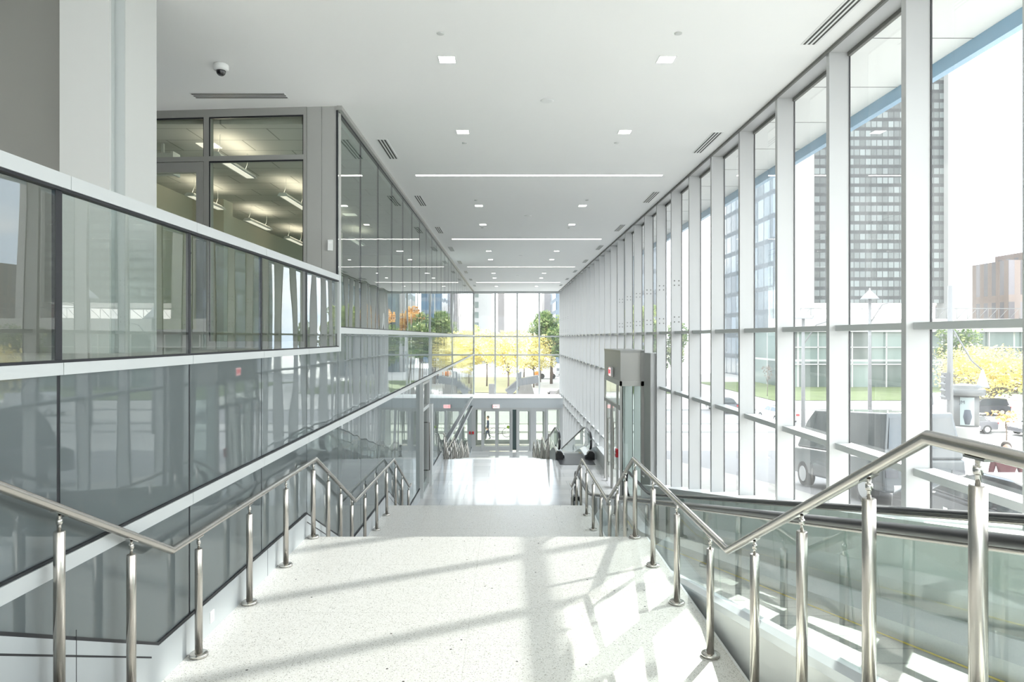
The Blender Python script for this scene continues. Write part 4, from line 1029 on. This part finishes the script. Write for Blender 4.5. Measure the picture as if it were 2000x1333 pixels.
# ------------------------------------------------------------------ vehicles
def wheel(par, x, y, z, r, side):
    w_ = MB().tube([(x, y, z), (x+side*.22, y, z)], r, M['tire'], 20); o = w_.build('wheel', par)
    h = MB().tube([(x-side*.01, y, z), (x+side*.01, y, z)], r*.64, M['alloy'], 14); h.build('hub', o)
def car(name, lb, x, y, rz, paint, kind='sedan', cat='car'):
    o = tag(empty(name, (x, y, gz(y)+.005)), lb, cat); o.rotation_euler = (0, 0, rz)
    if abs(x-9.9) < 2 and y < 40: o.rotation_euler = (math.radians(-5.3 if abs(rz) < .1 else 5.3), 0, rz)
    if kind == 'van':
        Lg, W = 5.4, 1.98; low = [(-2.7, .35), (-2.7, 1.15), (2.15, 1.15), (2.7, 1.0), (2.75, .35)]; up = [(-2.7, 1.15), (-2.62, 2.25), (1.2, 2.28), (1.65, 1.95), (2.2, 1.15)]
        r_ = .36; wy = (-1.75, 1.75)
    else:
        Lg, W = 4.6, 1.8; low = [(-2.3, .3), (-2.32, .75), (-2.15, .98), (-1.35, 1.02), (1.0, .98), (1.95, .84), (2.28, .66), (2.3, .3)]
        up = [(-1.75, 1.0), (-1.15, 1.38), (-.5, 1.46), (.2, 1.44), (.65, 1.3), (1.2, .96)]
        if kind == 'suv': up = [(-2.2, 1.0), (-2.0, 1.6), (-.9, 1.7), (.3, 1.66), (.75, 1.4), (1.2, .96)]
        r_ = .34; wy = (-1.4, 1.42)
    h = W/2
    m = MB(); n = len(low)
    # lower body with slight tumblehome: three rings
    rings = [(-h, .0), (-h+.0, .0), (h, .0)]
    P = [(-h, a, b) for a, b in low]+[(h, a, b) for a, b in low]
    m.hull(P, [tuple(range(n)), tuple(range(2*n-1, n-1, -1))]+[(i, i+n, (i+1) % n+n, (i+1) % n) for i in range(n)], paint)
    body = m.build('body', o)
    bv = body.modifiers.new('round', 'BEVEL'); bv.width = .07; bv.segments = 3; bv.limit_method = 'ANGLE'
    m = MB(); n = len(up); zt = max(b for a, b in up); zb = min(b for a, b in up)
    f = lambda z: h-.03-.16*(z-zb)/(zt-zb)
    P = [(-f(b), a, b) for a, b in up]+[(f(b), a, b) for a, b in up]
    m.hull(P, [tuple(range(n)), tuple(range(2*n-1, n-1, -1))]+[(i, i+n, (i+1) % n+n, (i+1) % n) for i in range(n)], paint)
    cab = m.build('cabin', o)
    bv = cab.modifiers.new('round', 'BEVEL'); bv.width = .05; bv.segments = 3; bv.limit_method = 'ANGLE'
    # window glass on the sides, front and back
    gw = MB()
    ys0 = min(a for a, b in up)+.35; ys1 = max(a for a, b in up)-.45
    zlo, zhi = zb+.05, zt-.10
    for s_ in (-1, 1):
        parts = [(ys0, (ys0+ys1)/2-.05), ((ys0+ys1)/2+.05, ys1)] if kind != 'van' else [(.0, 1.35)]
        for a, b in parts:
            a2 = a+(.22 if a == ys0 and kind == 'sedan' else .0); b2 = b-(.32 if b in (ys1, 1.35) else 0)
            gw.face([(s_*(f(zlo)+.006), a, zlo), (s_*(f(zlo)+.006), b, zlo), (s_*(f(zhi)+.006), b2, zhi), (s_*(f(zhi)+.006), a2, zhi)], M['carglass'])
    fr_, fr2 = up[-1], up[-2]
    gw.face([(-h+.15, fr_[0]-.03, fr_[1]+.05), (h-.15, fr_[0]-.03, fr_[1]+.05), (h-.25, fr2[0]+.03, fr2[1]+.0), (-h+.25, fr2[0]+.03, fr2[1]+.0)], M['carglass'])
    bk, bk2 = up[0], up[1]
    gw.face([(-h+.15, bk[0]-.012 if kind == 'van' else bk[0]+.03, bk[1]+.25 if kind == 'van' else bk[1]+.06), (h-.15, bk[0]-.012 if kind == 'van' else bk[0]+.03, bk[1]+.25 if kind == 'van' else bk[1]+.06), (h-.25, bk2[0]-.02, bk2[1]-.12 if kind == 'van' else bk2[1]+.02), (-h+.25, bk2[0]-.02, bk2[1]-.12 if kind == 'van' else bk2[1]+.02)], M['carglass'])
    gw.build('windows', cab, fix=False)
    for wyy in wy:
        wheel(o, -h-.01, wyy, r_, r_, 1); wheel(o, h+.01, wyy, r_, r_, -1)
    B(-h+.08, -h+.42, low[-2][0]-.02, low[-2][0]+.02, .62, .78, M['headl']).build('headlamp', o); B(h-.42, h-.08, low[-2][0]-.02, low[-2][0]+.02, .62, .78, M['headl']).build('headlamp', o)
    tm = M['taill'] if kind != 'van' else M['c_dark']
    B(-h+.05, -h+.35, low[1][0]-.03, low[1][0]+.04, .72, .9, tm).build('tail_lamp', o); B(h-.35, h-.05, low[1][0]-.03, low[1][0]+.04, .72, .9, tm).build('tail_lamp', o)
    return o
car('van', 'dark grey van parked at the kerb close to the window wall', 9.9, 18.8, 0, M['c_van'], 'van', 'van')
cc = car('car', 'black taxi with a checker stripe parked just outside the nearest window', 7.9, 10.2, 0, M['c_black'], 'sedan')
m = MB()
for i in range(16):
    for j in range(2):
        if (i+j) % 2 == 0: m.face([(-.906, -1.0+i*.11, .62+j*.08), (-.906, -1.0+(i+1)*.11, .62+j*.08), (-.906, -1.0+(i+1)*.11, .70+j*.08), (-.906, -1.0+i*.11, .70+j*.08)], M['white'])
m.build('checker_stripe', cc, fix=False)
car('car', 'silver grey sedan parked behind the advertising column', 36.5, 54.8, PI/2, M['c_grey'])
car('car', 'dark sport utility car parked behind the grey sedan', 46.5, 67, PI/2, M['c_dark'], 'suv')
car('van', 'white van on the street left of the advertising column', 40.6, 66, PI/2, M['c_white'], 'van', 'van')
car('car', 'silver car half cut off at the right edge of the view', 41.6, 53.0, PI/2, M['c_grey'])
car('car', 'white car far off in the fourth window bay', 24.5, 62, .1, M['c_white'])
car('car', 'dark car parked far behind the white one', 22.0, 70, .1, M['c_dark'])
car('car', 'white car crossing at the far plaza edge', 9.0, 134, PI/2, M['c_white'], 'suv')

# ------------------------------------------------------------------ people
def person(lb, loc, rz, top, legs, arm_l=None, arm_r=None, stride=.18, scale=1.0, hair=M['hair']):
    o = tag(empty('person', loc, rz), lb, 'person'); 
    J = {'pel': (0, 0, .95), 'sp': (0, .0, 1.15), 'ch': (0, .0, 1.36), 'nk': (0, .01, 1.49), 'hd': (0, .02, 1.60),
         'lh': (-.10, 0, .90), 'lk': (-.11, .05+stride*.4, .50), 'la': (-.11, stride*.8, .09), 'lt': (-.11, stride*.8+.15, .04),
         'rh': (.10, 0, .90), 'rk': (.11, .02-stride*.2, .50), 'ra': (.11, -stride, .09), 'rt': (.11, -stride+.15, .04),
         'ls': (-.19, 0, 1.42), 'rs': (.19, 0, 1.42)}
    al = arm_l or [(-.25, -.02, 1.14), (-.24, .10, .90)]; ar = arm_r or [(.25, .0, 1.14), (.24, .12, .92)]
    J['le'], J['lw'] = al; J['re'], J['rw'] = ar
    R_ = {'pel': .135, 'sp': .125, 'ch': .15, 'nk': .055, 'hd': .06, 'lh': .09, 'lk': .06, 'la': .04, 'lt': .035, 'rh': .09, 'rk': .06, 'ra': .04, 'rt': .035, 'ls': .07, 'rs': .07, 'le': .045, 'lw': .032, 're': .045, 'rw': .032}
    E = [('pel', 'sp'), ('sp', 'ch'), ('ch', 'nk'), ('nk', 'hd'), ('pel', 'lh'), ('lh', 'lk'), ('lk', 'la'), ('la', 'lt'), ('pel', 'rh'), ('rh', 'rk'), ('rk', 'ra'), ('ra', 'rt'), ('ch', 'ls'), ('ls', 'le'), ('le', 'lw'), ('ch', 'rs'), ('rs', 're'), ('re', 'rw')]
    def hand(w_, e_, side, tagk):
        w_ = Vector(w_); d_ = (w_-Vector(e_)).normalized(); sd = d_.cross(Vector((1, 0, 0))).normalized()
        palm = w_+d_*.06
        J['p'+tagk] = tuple(palm); R_['p'+tagk] = .03; E.append((tagk, 'p'+tagk))
        for k in range(4):
            b0 = palm+sd*(.024*(k-1.5))+d_*.03; t0 = b0+d_*(.055-.008*abs(k-1.4))+Vector((-side*.02, 0, 0))
            J['b%s%d' % (tagk, k)] = tuple(b0); J['t%s%d' % (tagk, k)] = tuple(t0); R_['b%s%d' % (tagk, k)] = .0095; R_['t%s%d' % (tagk, k)] = .008
            E.append(('p'+tagk, 'b%s%d' % (tagk, k))); E.append(('b%s%d' % (tagk, k), 't%s%d' % (tagk, k)))
        th = w_+d_*.035+sd*.045; J['h'+tagk] = tuple(th+d_*.03); R_['h'+tagk] = .010; E.append((tagk, 'h'+tagk))
    hand(al[1], al[0], -1, 'lw'); hand(ar[1], ar[0], 1, 'rw')
    keys = list(J); me = bpy.data.meshes.new('body'); me.from_pydata([J[k] for k in keys], [(keys.index(a), keys.index(b)) for a, b in E], [])
    t = bpy.data.objects.new('body', me); COL.objects.link(t)
    t.modifiers.new('s', 'SKIN'); t.modifiers.new('u', 'SUBSURF').levels = 2
    for i, k in enumerate(keys): me.skin_vertices[0].data[i].radius = (R_[k], R_[k]*(.78 if k in ('pel', 'sp', 'ch') else 1)); me.skin_vertices[0].data[i].use_root = (k == 'pel')
    bpy.context.view_layer.update()
    m2 = bpy.data.meshes.new_from_object(t.evaluated_get(bpy.context.evaluated_depsgraph_get())); bpy.data.objects.remove(t)
    m2.name = 'body'; m2.materials.clear()
    for q in (M['skin'], top, legs, M['black']): m2.materials.append(q)
    for p in m2.polygons:
        c_ = p.center; p.use_smooth = True
        hd = min((c_-Vector(al[1])).length, (c_-Vector(ar[1])).length)
        p.material_index = 0 if (c_.z > 1.475 or (hd < .02) or ((c_-Vector(al[1])).dot(Vector(al[1])-Vector(al[0])) > 0 and (c_-Vector(al[1])).length < .2) or ((c_-Vector(ar[1])).dot(Vector(ar[1])-Vector(ar[0])) > 0 and (c_-Vector(ar[1])).length < .2)) else (3 if c_.z < .1 else (2 if c_.z < .93 else 1))
    # head joined into the same mesh
    hb = MB(); hb.sphere((0, .02, 1.655), .088, M['skin'], 12, (.88, 1.08, 1.28)); hb.sphere((0, .115, 1.64), .016, M['skin'], 5, (.8, 1, 1.4))
    for s_ in (-1, 1): hb.sphere((s_*.08, .02, 1.65), .02, M['skin'], 5, (.5, 1, 1.5)); hb.sphere((s_*.03, .098, 1.668), .009, M['black'], 5)
    hb.box(-.022, .022, .100, .108, 1.598, 1.604, M['maroon'])
    ho = hb.build('head'); bm = bmesh.new(); bm.from_mesh(m2); n0 = len(bm.faces)
    hm = ho.data; off = len(m2.materials)
    for q in hm.materials: m2.materials.append(q)
    bm.from_mesh(hm); bm.faces.ensure_lookup_table()
    for f in list(bm.faces)[n0:]: f.material_index += off
    bm.to_mesh(m2); bm.free(); bpy.data.objects.remove(ho)
    bo = bpy.data.objects.new('body', m2); COL.objects.link(bo); bo.parent = o
    hr = MB(); hr.sphere((0, -.005, 1.69), .097, hair, 10, (.92, 1.0, 1.1)); hh = hr.build('hair', o)
    o.scale = (scale,)*3
    return o
person('person with short dark hair in a maroon jacket walking on the sidewalk', (9.5, 13.0, gz(13)-.005), PI*.85, M['maroon'], M['navy'])
person('person in dark blue clothes standing outside the street doors', (-1.45, 51.0, G), PI*.5, M['navy'], M['navy'])
person('tiny person in dark red crossing the plaza', (7.9, 122, G), PI, M['maroon'], M['navy'], scale=1.05)
o = tag(empty('bicycle', (-.55, 52.2, G)), 'white framed bicycle parked outside the street doors', 'bicycle')
for s_ in (-.5, .5):
    pth = [(s_+.34*math.cos(a*PI/10), 0, .36+.34*math.sin(a*PI/10)) for a in range(21)]
    MB().tube(pth, .02, M['tire'], 6).build('wheel', o)
MB().tube([(-.5, 0, .36), (-.2, 0, .85), (.35, 0, .85), (0, 0, .36), (-.2, 0, .85)], .02, M['white'], 6).tube([(.5, 0, .36), (.35, 0, .95), (.3, 0, 1.05)], .02, M['white'], 6).build('frame', o)
MB().tube([(.3, -.25, 1.08), (.3, .25, 1.08)], .015, M['black'], 6).build('handlebar', o); B(-.32, -.08, -.06, .06, .92, .97, M['black']).build('saddle', o)
# row of bicycles at the kerb, seen mirrored in the glass wall
for i in range(6):
    c2 = copy_tree(o, None, (8.2+i*.8, 84, G)); c2.rotation_euler = (0, 0, 1.2); c2['label'] = '%s bicycle of the rack mirrored in the left wall' % ORD[i]; c2['group'] = 'bicycles in the rack'
